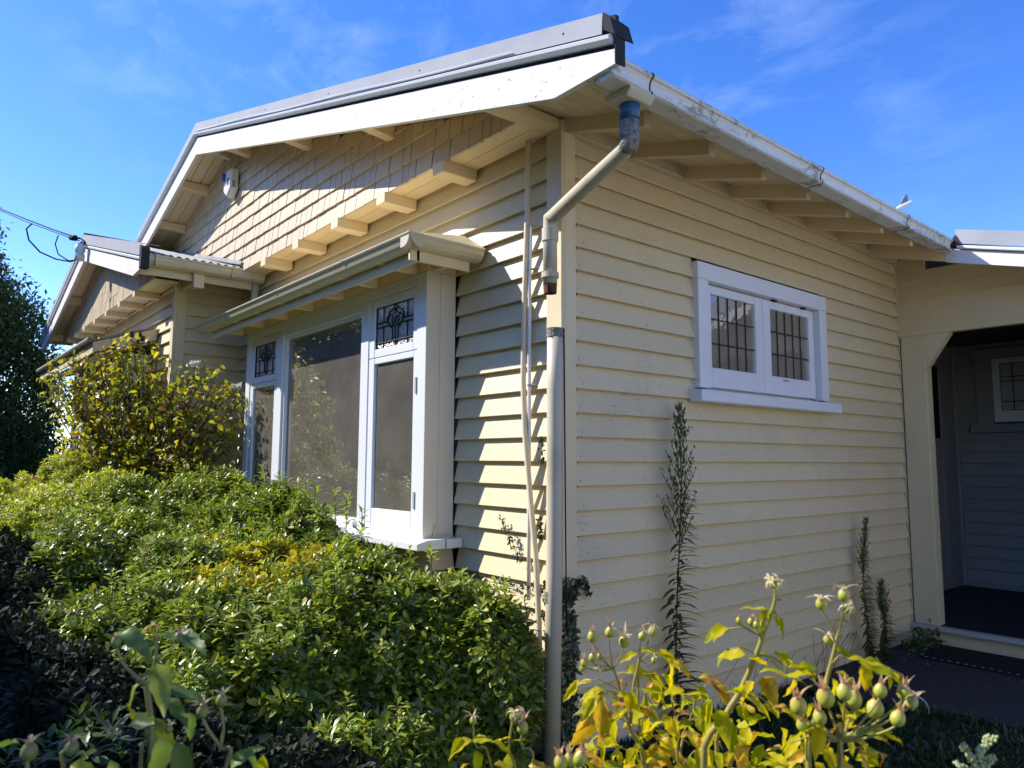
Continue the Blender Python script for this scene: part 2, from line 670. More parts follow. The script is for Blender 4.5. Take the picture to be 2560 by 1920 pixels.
YF = -.6
C_RB, C_SK, C_TOP = .077, .150, .262      # rafter bottom, sarking bottom, roof top above the barge bottom line


def eave_x(y):
    return .93 + (y + .6) * (.71 - .93) / 4.46


def eave_z(y):
    return 1.68 + (y + .6) * (1.79 - 1.68) / 4.46


# sarking boards of the side eave, running along y
xs = np.linspace(-.05, 1.0, 8)
for a in range(7):
    f0, f1 = a / 7, (a + 1) / 7 - .006
    mb = MB()
    q = []
    for y in (-.575, 3.93):
        xe = eave_x(y) - .085
        zs0, zs1 = rz(0, .165), eave_z(y) + .080
        q.append([(-.05 + f * (xe + .05), y, zs0 + f * (zs1 - zs0)) for f in (f0, f1)])
    (p0, p1), (p3, p2) = q
    t = .016
    lo = [p0, p1, p2, p3]
    i = len(mb.v)
    mb.v += lo + [(x, y, z + t) for x, y, z in lo]
    mb.f += [(i, i + 1, i + 2, i + 3), (i + 7, i + 6, i + 5, i + 4), (i, i + 4, i + 5, i + 1), (i + 1, i + 5, i + 6, i + 2), (i + 2, i + 6, i + 7, i + 3), (i + 3, i + 7, i + 4, i)]
    mb.build('sarking_board', M['soffit'], H)
# rafter tails of the side eave
for y in (.055, .62, 1.165, 1.71, 2.255, 2.81, 3.345):
    x1 = .60
    zb0, zb1 = rz(0, C_RB) - .012, rz(x1, C_RB) - .020
    zt0, zt1 = rz(0, .165) + .003, rz(0, .165) + (eave_z(y) + .080 - rz(0, .165)) * (x1 + .05) / (eave_x(y) - .035) + .002
    MB().sweep([(-.02, zb0 + .006), (x1, zb1), (x1, zt1), (-.02, zt0)], (0, y - .028, 0), (0, y + .028, 0), (1, 0, 0), (0, 0, 1)).build('rafter_tail', M['soffit'], H, bevel=.002)

# roofing iron of the main roof, corrugated down the slope, both pitches


def corrugated(name, x0, x1, zf, ya, yb, mat, pitch=.076, amp=.009, xcut=None):
    mb = MB()
    n = int((yb - ya) / pitch * 6)
    i = 0
    for k in range(n + 1):
        y = ya + (yb - ya) * k / n
        dz = amp * math.sin(2 * math.pi * (y - ya) / pitch)
        xx0, xx1 = (x0, x1) if xcut is None else xcut(y)
        mb.v += [(xx0, y, zf(xx0) + dz), (xx1, y, zf(xx1) + dz), (xx0, y, zf(xx0) + dz - .004), (xx1, y, zf(xx1) + dz - .004)]
    for k in range(n):
        a, b = 4 * k, 4 * k + 4
        mb.f += [(a, a + 1, b + 1, b), (a + 2, b + 2, b + 3, a + 3), (a + 1, a + 3, b + 3, b + 1), (a, b, b + 2, a + 2)]
    return mb.build(name, mat, H)


ZRG = rz(XR, .27)
corrugated('roof_sheet', XR, .9, lambda x: ZRG + (x - XR) * (1.815 - ZRG) / (.86 - XR), YF + .035, 3.93, M['iron'], xcut=lambda y: (XR, eave_x(y) - .06))
corrugated('roof_sheet', XR, 2.7, lambda x: ZRG + (x - XR) * (1.815 - ZRG) / (.86 - XR), 3.931, 7.5, M['iron'], xcut=lambda y: (XR, 2.4))
corrugated('roof_sheet', -12, XR, lambda x: rz(x, C_TOP - .01), YF + .035, 7.5, M['iron'])
MB().sweep([(-.12, -.045), (0, 0), (.12, -.045), (.12, -.05), (0, -.02), (-.12, -.05)], (XR, YF, ZA + C_TOP + .04), (XR, 7.5, ZA + C_TOP + .04), (1, 0, 0), (0, 0, 1)).build('ridge_cap', M['iron'], H)

# ---- gable: barge boards, mould, flashing
xe = .97
XL = -7.5          # the left barge runs down to the roof of the front room


def rake(name, c0, c1, y0, y1, mat, xa, xb, parent=H, bevel=.002, cut=None):
    """a strip following the rake between x=xa and xb (same side of the ridge), c0..c1 above the base line"""
    mb = MB()
    pa = [(xa, rz(xa, c0)), (xb, rz(xb, c0)), (xb, rz(xb, c1)), (xa, rz(xa, c1))] if cut is None else cut
    mb.sweep(pa if xb > xa else pa, (0, y0, 0), (0, y1, 0), (1, 0, 0), (0, 0, 1))
    return mb.build(name, mat, parent, bevel=bevel)


kx = .56
rake('barge_board', 0, .19, YF, YF + .03, M['barge'], XR, xe, cut=[(XR, ZA), (kx, rz(kx)), (kx + .02, rz(kx) - .004), (xe, rz(kx) + .002), (xe, rz(xe, .185)), (XR, ZA + .19)])
rake('barge_board', 0, .19, YF, YF + .03, M['barge'], XL, XR, cut=[(XL, rz(XL)), (XR, ZA), (XR, ZA + .19), (XL, rz(XL, .19))])
# the rounded mould above
for xa, xb in ((XR, xe - .01), (XR, XL)):
    pr = [(0, 0), (-.02, 0), (-.032, .012), (-.034, .026), (-.026, .038), (0, .04)]
    d = Vector((xb - xa, 0, rz(xb) - rz(xa)))
    MB().sweep(pr, (xa, YF + .03, rz(xa, .205)), (xb, YF + .03, rz(xb, .205)), (0, 2.1, 0), (0, 0, 1)).build('barge_mould', M['white'], H)
    MB().sweep([(0.01, .15), (-.012, .191), (-.012, .345), (0.01, .345)], (xa, YF + .02, rz(xa)), (xb, YF + .02, rz(xb)), (0, 1, 0), (0, 0, 1)).build('packer', M['iron_dark'], H)
    xc = xb + (-.055 if xb > xa else 0)
    fl = [(-.022, .252), (-.019, .252), (-.012, .348), (.14, .352), (.14, .356), (-.016, .352)]
    MB().sweep(fl, (xa, YF, rz(xa)), (xc, YF, rz(xc)), (0, 1, 0), (0, 0, 1), ).build('barge_flashing', M['iron'], H)
# screw heads along the flashing
mb = MB()
for x in np.arange(-4.3, .8, 1.24):
    for dz in (.30,):
        mb.lathe([(0, -.008), (.005, -.004), (.006, 0)], (x, YF - .018, rz(x, dz)), (0, 1, 0), 6)
tag(mb.build('screw_head', M['iron_pale'], H), kind='stuff')
# folded end of the flashing at the eave corner
MB().sweep([(xe - .055, rz(xe - .055, .27)), (xe + .012, rz(xe, .235)), (xe - .015, rz(xe, .325)), (xe - .055, rz(xe - .055, .352))], (0, YF - .023, 0), (0, YF + .1, 0), (1, 0, 0), (0, 0, 1)).build('flashing_end', M['iron_dark'], H)
MB().box(xe, xe + .006, YF - .012, YF + .05, rz(kx), rz(xe, .24)).build('end_flashing', M['iron_dark'], H)
# a cable clipped along the mould
mb = MB()
mb.tube([(x, YF - .03, rz(x, .262 + .004 * math.sin(x * 3))) for x in np.linspace(-5.0, .3, 40)], .004, 5)
mb.build('clipped_cable', M['white'], H)

# gable soffit sarking: boards running down the rake, seen from below
for a in range(4):
    ya, yb_ = YF + .032 + a * .115, YF + .032 + (a + 1) * .115 - .006
    for x0, x1 in ((XR, .90), (XL, XR)):
        MB().sweep([(x0, rz(x0, C_SK)), (x1, rz(x1, C_SK)), (x1, rz(x1, C_SK + .016)), (x0, rz(x0, C_SK + .016))], (0, ya, 0), (0, min(yb_, -.13), 0), (1, 0, 0), (0, 0, 1)).build('sarking_board', M['soffit'], H)
# purlins carrying the gable overhang
for x in (-.07, -1.55, -2.98, -4.48, XR, -5.85, -6.75):
    w2 = .045
    zc = rz(x, C_SK) - .004
    hh = .11
    pr0 = [(-w2, zc - hh), (w2, zc - hh), (w2, zc), (-w2, zc)]
    pr1 = [(-w2, zc - hh + .035), (w2, zc - hh + .035), (w2, zc), (-w2, zc)]
    if x == -.07:
        pr0 = [(-.06, 1.953), (.055, 1.953), (.055, rz(0, C_SK) - .004), (-.06, rz(-.05, C_SK) - .004)]
        pr1 = [(-.06, 1.94), (.055, 1.94), (.055, rz(0, C_SK) - .004), (-.06, rz(-.05, C_SK) - .004)]
        MB().sweep(pr0, (x, .02, 0), (x, YF + .031, 0), (1, 0, 0), (0, 0, 1), pr1).build('corner_beam', M['soffit'], H, bevel=.002)
    else:
        MB().sweep(pr0, (x, -.2, 0), (x, YF + .031, 0), (1, 0, 0), (0, 0, 1), pr1).build('purlin', M['soffit'], H, bevel=.002)

# ---- shingled gable face
YS = -.25
ZS = 1.945
MB().sweep([(-8.2, ZS + .01), (-.125, ZS + .01), (-.125, ZS + .05), (XR, ZA + .15), (-8.2, 2.3)], (0, YS + .030, 0), (0, -.12, 0), (1, 0, 0), (0, 0, 1)).build('gable_lining', M['dark'], H)
EX = .138
ns = 0
stuff_sh = MB()
for r in range(11):
    z0 = ZS + r * EX
    x = -.12
    while x > -8.0:
        wd = random.choice([.09, .11, .13, .15, .17, .2]) * random.uniform(.9, 1.1)
        x0, x1 = x - wd, x
        xm0, xm1 = (x0, x1)
        top = z0 + EX + .02
        lim = lambda q: rz(q, C_SK) - .004
        x -= wd
        if x1 < -5.4 and z0 < 1.95 + (-5.4 - x1) * .30 - .18:
            continue
        zt0, zt1 = min(top, lim(x0)), min(top, lim(x1))
        if zt0 <= z0 + .01 or zt1 <= z0 + .01:
            continue
        dz = random.uniform(-.003, .003)
        th = .019 + random.uniform(-.003, .004)
        yo = YS - random.uniform(0, .004)
        bz = z0 + dz
        g_ = random.choice([.003, .005, .0065])
        prof_v = [(x0 + g_, yo, bz), (x1 - g_, yo, bz + random.uniform(-.002, .002)), (x1 - g_, yo + th, bz), (x0 + g_, yo + th, bz),
                  (x0 + g_, yo + .019, zt0), (x1 - g_, yo + .019, zt1), (x1 - g_, yo + .024, zt1), (x0 + g_, yo + .024, zt0)]
        tgt = MB() if ns < 300 else stuff_sh
        i = len(tgt.v)
        tgt.v += prof_v
        tgt.f += [tuple(i + j for j in q) for q in ((0, 3, 2, 1), (4, 5, 6, 7), (0, 1, 5, 4), (1, 2, 6, 5), (2, 3, 7, 6), (3, 0, 4, 7))]
        if ns < 300:
            tgt.build('shingle', M['shingle'], H)
        ns += 1
if stuff_sh.v:
    tag(stuff_sh.build('shingle_field', M['shingle'], H), kind='stuff')
# underside of the jettied gable: two boards, and the joists (brackets)
MB().box(-7, -.12, -.235, -.125, ZS + .002, ZS + .018).build('soffit_board', M['soffit'], H)
MB().box(-7, -.12, -.121, -.0, ZS + .002, ZS + .018).build('soffit_board', M['soffit'], H)
for x in (-.885, -1.635, -2.38, -3.145, -3.90, -4.65):
    MB().box(x - .062, x + .062, YS - .022, 0.0, 1.868, ZS + .002).build('bracket', M['soffit'], H, bevel=.003)

# ---- side gutter
GP = [(.035, 0), (.128, 0), (.138, .006), (.136, .012), (.124, .018), (.122, .04), (.126, .06), (.134, .074), (.144, .080), (.148, .09), (.144, .099), (.134, .102), (.035, .102)]
mb = MB()
n = 9
ys = np.linspace(-.575, 3.90, n + 1)
for k in range(n):
    ya, yb_ = ys[k], ys[k + 1]
    mb.sweep(GP, (eave_x(ya) - .135, ya, eave_z(ya)), (eave_x(yb_) - .135, yb_, eave_z(yb_)), (1, 0, 0), (0, 0, 1))
mb.build('gutter', M['gutter'], H)
for y in (-.30, 1.45, 2.9):
    MB().sweep([(.033, -.002), (.130, -.002), (.141, .005), (.139, .014), (.127, .02), (.125, .04), (.129, .06), (.137, .073), (.147, .079), (.151, .09), (.147, .101), (.136, .105), (.033, .105)], (eave_x(y) - .135, y - .004, eave_z(y)), (eave_x(y) - .135, y + .004, eave_z(y)), (1, 0, 0), (0, 0, 1)).build('gutter_joint', M['dark'], H)
MB().sweep([(-.12, .01), (-.101, .01), (-.101, .09), (-.12, .09)], (eave_x(-.57), -.57, eave_z(-.57)), (eave_x(3.9), 3.9, eave_z(3.9)), (1, 0, 0), (0, 0, 1)).build('fascia', M['trim'], H)
# moss in the gutter bead
# rainhead outlet under the gutter
yo = -.37
ex, ez = eave_x(yo), eave_z(yo)
MB().sweep([(-.16, .004), (.0, .004), (.004, -.012), (-.02, -.045), (-.13, -.045), (-.16, -.012)], (ex, yo - .085, ez), (ex, yo + .085, ez), (1, 0, 0), (0, 0, 1)).build('gutter_outlet', M['gutter_clean'], H, bevel=.004)

# ---- downpipe: taped elbow, sloping length, short spout; then the separate lower pipe
DX, DY = -.003, -.062
top = Vector((ex - .075, yo, ez - .03))
e1 = Vector((ex - .095, yo + .005, ez - .235))
# the raking length runs back to the corner of the house
wp = on(1376, 548, 'y', -.085)
R = .041
dp = MB().tube([top, top + Vector((-.002, 0, -.05)), Vector((e1.x + .01, e1.y, e1.z + .06)), e1, e1 + (wp - e1).normalized() * .05, wp - (wp - e1).normalized() * .06, wp + Vector((0, 0, .01)), wp + Vector((-.003, 0, -.07)), Vector((wp.x - .003, wp.y, 1.0))], [R * 1.05] * 3 + [R] * 6, 18)
dpo = dp.build('downpipe', M['downpipe'], H, smooth=True)
MB().tube([top + Vector((0, 0, .0)), top + Vector((-.004, 0, -.09))], [R * 1.12, R * 1.16], 18).build('tape_wrap', M['blue_tape'], dpo, smooth=True)
MB().tube([top + Vector((-.004, 0, -.09)), e1 + Vector((.006, 0, .0)), e1 + Vector((-.01, .005, -.02))], [R * 1.12, R * 1.12, R * 1.02], 16).build('sealant', M['grit'], dpo, smooth=True)
MB().tube([wp + Vector((-.002, 0, -.055)), wp + Vector((-.003, 0, -.13))], R * 1.16, 18).build('pipe_collar', M['downpipe'], dpo, smooth=False)
MB().tube([(wp.x - .003, wp.y, 1.065), (wp.x - .003, wp.y, 1.035)], R * 1.22, 18).build('pipe_collar', M['downpipe'], dpo)
MB().tube([(wp.x - .004, wp.y, 1.01), (wp.x - .005, wp.y + .002, .945)], [R * .98, R * .9], 16, cap=False).build('rusty_spout', M['rust'], dpo)
lo = MB().tube([(.022, -.075, .735), (.022, -.075, .4), (.012, -.075, -.6), (-.012, -.075, GZ)], R * 1.12, 20).build('downpipe', M['downpipe'], H, smooth=True)
lo['label'] = 'lower separate length of cream downpipe with a grey collar'
MB().tube([(.022, -.075, .742), (.022, -.075, .69)], R * 1.2, 20).build('pipe_collar', M['grit'], lo)
MB().tube([(.0, -.075, -.70), (-.001, -.075, -.76)], R * 1.16, 20).build('worn_band', M['grit'], lo)
MB().tube([(.067, -.05, .74), (.067, -.045, .1), (.06, -.03, -.9)], .004, 5).build('side_cable', M['black'], lo)

# ---- conduits on the front wall
c1 = [on(1321, 345, 'y', -.035), on(1318, 540, 'y', -.035), on(1311, 760, 'y', -.035), on(1308, 950, 'y', -.035), on(1312, 1080, 'y', -.037), on(1327, 1260, 'y', -.045), on(1340, 1400, 'y', -.055), on(1347, 1560, 'y', -.06), on(1350, 1760, 'y', -.06)]
MB().tube(c1, .017, 12).build('conduit', M['conduit'], H, smooth=True)
c2 = [on(1327, 560, 'y', -.022), on(1324, 700, 'y', -.022), on(1323, 900, 'y', -.022), on(1323, 1100, 'y', -.022), on(1322, 1300, 'y', -.022), on(1322, 1500, 'y', -.022)]
cp = MB().tube(c2, .0115, 10).build('water_pipe', M['whitepipe'], H, smooth=True)
for py in (674, 963):
    c = on(1323.5, py, 'y', -.022)
    mb = MB()
    mb.tube([c + Vector((0, 0, -.006)), c + Vector((0, 0, .006))], .0145, 10)
    mb.tube([c + Vector((.01, 0, 0)), c + Vector((.035, .018, 0))], .006, 6)
    mb.build('pipe_clip', M['iron_pale'], cp)
# ---- interior of the front room, seen through the glass
mb = MB()
mb.box(-5.0, -.13, 4.2, 4.3, -1.2, 1.7)
mb.box(-5.1, -5.0, .16, 4.3, -1.2, 1.7)
mb.box(-5.0, -.13, .16, 4.2, -1.25, -1.2)
mb.box(-5.0, -.13, .16, 4.2, 1.7, 1.75)
mb.box(-1.04, -.125, .152, .17, -1.2, 1.7)
mb.box(-.135, -.125, .17, 1.3, -1.2, 1.7)
mb.build('interior_wall', M['inner'], H)
mb = MB()
n = 60
for k in range(n):
    x0, x1 = -4.30 + k * .054, -4.30 + (k + 1) * .054
    y0, y1 = .10 + .018 * math.sin(k * 1.9), .10 + .018 * math.sin((k + 1) * 1.9)
    mb.poly([(x0, y0, -.5), (x1, y1, -.5), (x1, y1, 1.2), (x0, y0, 1.2)])
k = NT('net_curtain')
a_ = k.n('BsdfDiffuse')
a_.inputs['Color'].default_value = (.52, .45, .36, 1)
b_ = k.n('BsdfTransparent')
m_ = k.n('MixShader')
m_.inputs['Fac'].default_value = .15
k.l(a_.outputs[0], m_.inputs[1])
k.l(b_.outputs[0], m_.inputs[2])
k.l(m_.outputs[0], k.o.inputs['Surface'])
M['net'] = k.m
mb.build('net_curtain', M['net'], H)

# pale blind drawn a little way behind the side window
MB().box(-.150, -.142, 1.2, 3.1, .3, 1.5).build('window_blind', M['inner'], H)
# ---- side window
Wd = MB()
fx0, fx1 = -.10, .032
Wd.box(fx0 + .04, fx1, 1.251, 1.369, .50, 1.2505)
Wd.box(fx0 + .04, fx1, 2.902, 3.014, .50, 1.2505)
Wd.box(fx0 + .04, fx1 + .001, 1.249, 3.016, 1.2515, 1.372)
Wd.box(-.10, -.062, 1.34, 2.93, .495, 1.27)
win = Wd.build('window', M['white'], H, bevel=.003)
win['label'] = 'small white side window with two leaded lights'
# drip cap and sill
MB().sweep([(-.02, .490), (.085, .480), (.088, .405), (.06, .397), (-.02, .405)], (0, 1.19, 0), (0, 3.11, 0), (1, 0, 0), (0, 0, 1)).build('sill', M['white'], win, bevel=.003)
for ya, yb_ in ((1.372, 2.130), (2.136, 2.899)):
    yl, yr = (ya + .098, yb_ - .10) if ya < 2 else (ya + .105, yb_ - .08)
    sx0, sx1 = -.058, -.022
    mb = MB()
    mb.box(sx0, sx1, ya, yl, .515, 1.245)
    mb.box(sx0, sx1, yr, yb_, .515, 1.245)
    mb.box(sx0, sx1 - .001, yl, yr, .515, .658)
    mb.box(sx0, sx1 - .001, yl, yr, 1.182, 1.245)
    mb.build('sash', M['white'], win, bevel=.004)
    MB().box(-.044, -.041, yl - .004, yr + .004, .654, 1.186).build('pane', M['oldglass'], win)
    mb = MB()
    for q in range(1, 5):
        y = yl + (yr - yl) * q / 5
        mb.box(-.0395, -.034, y - .004, y + .004, .658, 1.182)
    for q in (1, 2):
        z = .658 + (1.182 - .658) * q / 3
        mb.box(-.0405, -.0345, yl, yr, z - .004, z + .004)
    mb.build('lead_came', M['lead'], win)
for y in (2.12 + .16, 2.72):
    MB().box(-.022, .0, y - .03, y + .03, 1.238, 1.249).build('hinge', M['lead'], win)
MB().box(-.024, -.012, 2.40, 2.46, .628, .640).build('latch', M['iron'], win)

# ---- bay window
YB = -.235
bay = MB()
bay.box(-1.162, -1.052, YB, -.14, -.50, 1.26)
bay.box(-4.331, -4.222, YB, -.14, -.50, 1.26)
bay.box(-1.948, -1.832, YB + .002, -.14, -.50, 1.18)
bay.box(-3.552, -3.432, YB + .002, -.14, -.50, 1.18)
bay.box(-4.222, -1.162, YB + .001, -.14, 1.18, 1.262)
bay.box(-3.432, -1.948, YB + .004, -.14, 1.118, 1.18)
bay.box(-4.222, -1.162, YB + .012, -.14, -.50, -.485)
bw = bay.build('bay_window', M['white'], H, bevel=.003)
bw['label'] = 'white bay window with leaded top lights under its own little gutter'
# cheeks: two upright boards each
MB().box(-1.075, -1.050, YB + .001, -.125, -.50, 1.262).build('cheek_board', M['cheek'], bw, bevel=.002)
MB().box(-1.075, -1.051, -.123, -.0, -.50, 1.262).build('cheek_board', M['cheek'], bw, bevel=.002)
MB().box(-4.332, -4.30, YB + .001, -.0, -.50, 1.262).build('cheek_board', M['cheek'], bw)
MB().sweep([(.10, -.497), (-.035, -.500), (-.11, -.516), (-.11, -.56), (.10, -.56)], (-4.44, YB, 0), (-.94, YB, 0), (0, 1, 0), (0, 0, 1)).build('sill', M['white'], bw, bevel=.004)
MB().box(-1.08, -.938, -.126, -.0, -.56, -.499).build('sill', M['white'], bw, bevel=.004)
MB().box(-4.33, -1.06, -.155, .02, GZ, -.56).build('bay_base', M['dark'], H)
for i in range(15, 24):
    board('F', -.186, -4.33, -1.03, zb(i) - .005)
    board('S', -1.03, -.186, -.0, zb(i) - .005)


def casement(x0, x1, gx0, gx1, gz0, gz1, z0, z1, lead=False, hinges=None):
    ya, yb_ = YB + .008, YB + .045
    mb = MB()
    mb.box(x0, gx0, ya, yb_, z0, z1)
    mb.box(gx1, x1, ya, yb_, z0, z1)
    mb.box(gx0, gx1, ya + .001, yb_, z0, gz0)
    mb.box(gx0, gx1, ya + .001, yb_, gz1, z1)
    sa = mb.build('sash', M['white'], bw, bevel=.004)
    MB().box(gx0 - .004, gx1 + .004, ya + .020, ya + .023, gz0 - .004, gz1 + .004).build('pane', M['obscure'] if lead else M['glass'], bw)
    if lead:
        mb = MB()
        yl = ya + .015
        wd = gx1 - gx0
        ht = gz1 - gz0
        X = lambda u: gx0 + u * wd
        Z = lambda v: gz0 + v * ht

        def ln(pts, r=.0045):
            mb.tube([(X(u), yl, Z(v)) for u, v in pts], r, 5)
        for u in (.19, .81):
            ln([(u, 0), (u, .52)])
            ln([(u, .62), (u, 1)])
        ln([(0, .14), (1, .14)])
        for u0, u1 in ((0, .30), (.70, 1)):
            ln([(u0, .52), (u1, .52)])
            ln([(u0, .62), (u1, .62)])
        for u in (.43, .57):
            ln([(u, .14), (u, .5)])
        ln([(.5, 0.05), (.5, .5)])
        ln([(.43, .14), (.5, .05), (.57, .14)])
        ln([(.28 + .0, .62)] + [(.5 + .22 * math.cos(t), .66 + .24 * math.sin(t)) for t in np.linspace(math.pi * 1.05, -.05 * math.pi, 18)])
        ln([(.28, .62), (.33, .52), (.43, .42)])
        ln([(.72, .62), (.67, .52), (.57, .42)])
        # two leaded lozenges and a tall leaf inside the ring
        ln([(.5, .90), (.42, .74), (.40, .60), (.46, .48), (.50, .62), (.5, .90)], .0035)
        ln([(.5, .90), (.58, .74), (.60, .60), (.54, .48), (.50, .62), (.5, .90)], .0035)
        ln([(.30, .66), (.38, .78), (.46, .66), (.40, .46), (.30, .66)], .0035)
        ln([(.70, .66), (.62, .78), (.54, .66), (.60, .46), (.70, .66)], .0035)
        ln([(.44, .885), (.44, .93), (.5, .965), (.56, .93), (.56, .885)], .0035)
        for a, b in (((0, 0), (1, 0)), ((1, 0), (1, 1)), ((1, 1), (0, 1)), ((0, 1), (0, 0))):
            ln([a, b], .005)
        mb.build('lead_came', M['lead'], bw)
    if hinges:
        for hz in hinges:
            MB().box(x1 - .006, x1 + .012, YB - .007, YB + .009, hz - .055, hz + .055).build('hinge', M['iron'], bw)
    return sa


casement(-1.829, -1.165, -1.750, -1.224, .806, 1.113, .745, 1.178, lead=True)
casement(-1.829, -1.165, -1.748, -1.215, -.340, .697, -.483, .741, hinges=(.50, -.26))
casement(-4.219, -3.556, -4.140, -3.615, .796, 1.108, .735, 1.178, lead=True)
casement(-4.219, -3.556, -4.140, -3.615, -.340, .690, -.483, .731)
MB().box(-3.43, -1.95, YB + .055, YB + .059, -.485, 1.118).build('pane', M['glass'], bw)
mb = MB()
mb.box(-3.428, -3.405, YB + .02, YB + .054, -.485, 1.118)
mb.box(-1.972, -1.95, YB + .02, YB + .054, -.485, 1.118)
mb.box(-3.405, -1.972, YB + .02, YB + .053, 1.09, 1.118)
mb.box(-3.405, -1.972, YB + .02, YB + .053, -.485, -.43)
mb.build('glazing_bead', M['white'], bw)
# inner frame seen through the glass and a stay
for x in (-1.70, -4.10):
    MB().tube([(x, YB + .05, -.1), (x + .01, YB + .06, -.31), (x + .03, YB + .08, -.325)], .004, 5).build('stay', M['white'], bw)
# small printed alarm notice inside the right casement
mbk = MB().box(-1.293, -1.219, YB + .034, YB + .036, -.335, -.185)
nk = NT('printed_notice')
vv = nk.noise(70, 5, .8)
bb = nk.n('BsdfPrincipled', Roughness=.4)
nk.l(nk.ramp(vv, [(.44, (.75, .75, .72)), (.50, (.06, .06, .06))]), bb.inputs['Base Color'])
nk.l(bb.outputs[0], nk.o.inputs['Surface'])
mbk.build('notice', nk.m, bw)

# bay roof, gutter, fascia, rafters
GX, GY, GZT = -.69, -.605, 1.285
mb = MB()
zr0, zr1 = 1.375, 1.52
rr = [(-4.84, -.58, zr0), (-.71, -.58, zr0), (-.95, 0, zr1), (-4.6, 0, zr1)]
mb.poly(rr)
mb.poly([(-.71, -.58, zr0), (-.71, 0, zr0), (-.95, 0, zr1)])
mb.poly([(-4.84, -.58, zr0), (-4.6, 0, zr1), (-4.84, 0, zr0)])
mb.build('bay_roof', M['trim'], H)  # unseen top, made cream to bounce warm light onto the brackets
MB().box(-4.80, -.74, -.545, -.0, 1.335, 1.350).build('soffit_board', M['soffit'], H)
gp = [(0, 0), (.028, 0), (.052, .010), (.072, .028), (.083, .050), (.087, .066), (.098, .068), (.104, .077), (.096, .086), (0, .086)]
MB().sweep(gp, (-4.86, GY + .10, GZT), (GX, GY + .10, GZT), (0, -1, 0), (0, 0, 1), [(u, v) for u, v in gp]).build('gutter', M['gutter_bay'], H)
gp2 = [(0, 0), (.045, .002), (.072, .014), (.09, .036), (.096, .062), (.103, .07), (.104, .08), (.095, .086), (0, .084)]
MB().sweep(gp2, (GX - .10, GY + .004, GZT + .001), (GX - .10, -.03, GZT + .001), (1, 0, 0), (0, 0, 1)).build('gutter', M['gutter_bay'], H)
for x in (-1.55, -2.75, -3.95):
    MB().sweep([(a * 1.05 - .002, b * 1.04 - .002) for a, b in gp], (x - .012, GY + .10, GZT), (x + .012, GY + .10, GZT), (0, -1, 0), (0, 0, 1)).build('gutter_joint', M['gutter_bay'], H)
MB().box(-4.62, -.775, -.492, -.47, 1.220, 1.30).build('fascia', M['trim'], H, bevel=.002)
MB().box(-.797, -.775, -.539, -.09, 1.222, 1.31).build('fascia', M['trim'], H, bevel=.002)
for x in (-4.46, -3.90, -3.36, -2.82, -2.27, -1.73, -1.19):
    MB().sweep([(-.235, 1.262), (-.36, 1.262), (-.54, 1.285), (-.54, 1.334), (-.235, 1.334)], (x - .026, 0, 0), (x + .026, 0, 0), (0, 1, 0), (0, 0, 1)).build('rafter_tail', M['soffit'], H, bevel=.002)
MB().sweep([(-1.05, 1.262), (-.92, 1.262), (-.80, 1.285), (-.80, 1.334), (-1.05, 1.334)], (0, -.20, 0), (0, -.15, 0), (1, 0, 0), (0, 0, 1)).build('rafter_tail', M['soffit'], H, bevel=.002)
MB().box(-4.33, -1.05, YB + .001, -.14, 1.2635, 1.334).build('bay_header', M['soffit'], H)
MB().box(-1.075, -1.052, -.14, 0, 1.2635, 1.334).build('bay_header', M['soffit'], H)

# ================================================================== front room wing to the left
X2, Y2 = -5.197, -.71
XW = -10.3
for i in range(-3, 24):
    board('S', X2, Y2 + .012, .03, zb(i))
    z0 = zb(i)
    if z0 > 1.17:
        board('F', Y2, XW, X2 - .09, z0)
    else:
        board('F', Y2, -6.13, X2 - .09, z0)
        board('F', Y2, XW, -9.36, z0)
MB().box(X2 - .10, X2 + .005, Y2 - .008, Y2 + .02, GZ, 1.95).build('corner_board', M['trim'], H, bevel=.003)
MB().box(X2 - .02, X2 + .006, Y2 + .021, Y2 + .115, GZ, 1.95).build('corner_board', M['trim'], H, bevel=.003)
MB().box(XW, X2 - .05, Y2 + .046, -.02, GZ, 2.0).build('wall_frame', M['dark'], H)
M['wing_iron'] = simple('sun_bleached_wing_iron', (.40, .39, .37), .6, 0, .3, .4, 7, .1)
XA2, ZA2, P2, YF2 = -7.75, 2.56, .265, -1.18


def rz2(x, c=0.0):
    return ZA2 + c - P2 * abs(x - XA2)


XE2 = -4.56
kx2 = -4.98
for cut, nm in (([(XA2, ZA2), (kx2, rz2(kx2)), (XE2, rz2(kx2) + .02), (XE2, rz2(XE2, .17)), (XA2, ZA2 + .17)], 0), ([(-11.0, rz2(-11.0) + .02), (-10.7, rz2(-10.7)), (XA2, ZA2), (XA2, ZA2 + .17), (-11.05, rz2(-11.05, .17))], 1)):
    MB().sweep(cut, (0, YF2, 0), (0, YF2 + .03, 0), (1, 0, 0), (0, 0, 1)).build('barge_board', M['barge'], H, bevel=.002)
for xa, xb in ((XA2, XE2), (XA2, -11.05)):
    MB().sweep([(0, .18), (-.03, .185), (-.034, .205), (-.02, .22), (0, .22)], (xa, YF2 + .01, rz2(xa)), (xb, YF2 + .01, rz2(xb)), (0, 1, 0), (0, 0, 1)).build('barge_mould', M['white'], H)
    MB().sweep([(-.030, .225), (-.022, .35), (.14, .352), (.14, .346), (-.016, .344), (-.024, .225)], (xa, YF2, rz2(xa)), (xb, YF2, rz2(xb)), (0, 1, 0), (0, 0, 1)).build('barge_flashing', M['iron'], H)
MB().sweep([(XE2, rz2(kx2)), (XE2 + .05, rz2(XE2, .10)), (XE2 + .05, rz2(XE2, .30)), (XE2 - .04, rz2(XE2, .34)), (XE2 - .02, rz2(XE2, .1))], (0, YF2 - .034, 0), (0, YF2 + .04, 0), (1, 0, 0), (0, 0, 1)).build('flashing_end', M['iron_dark'], H)
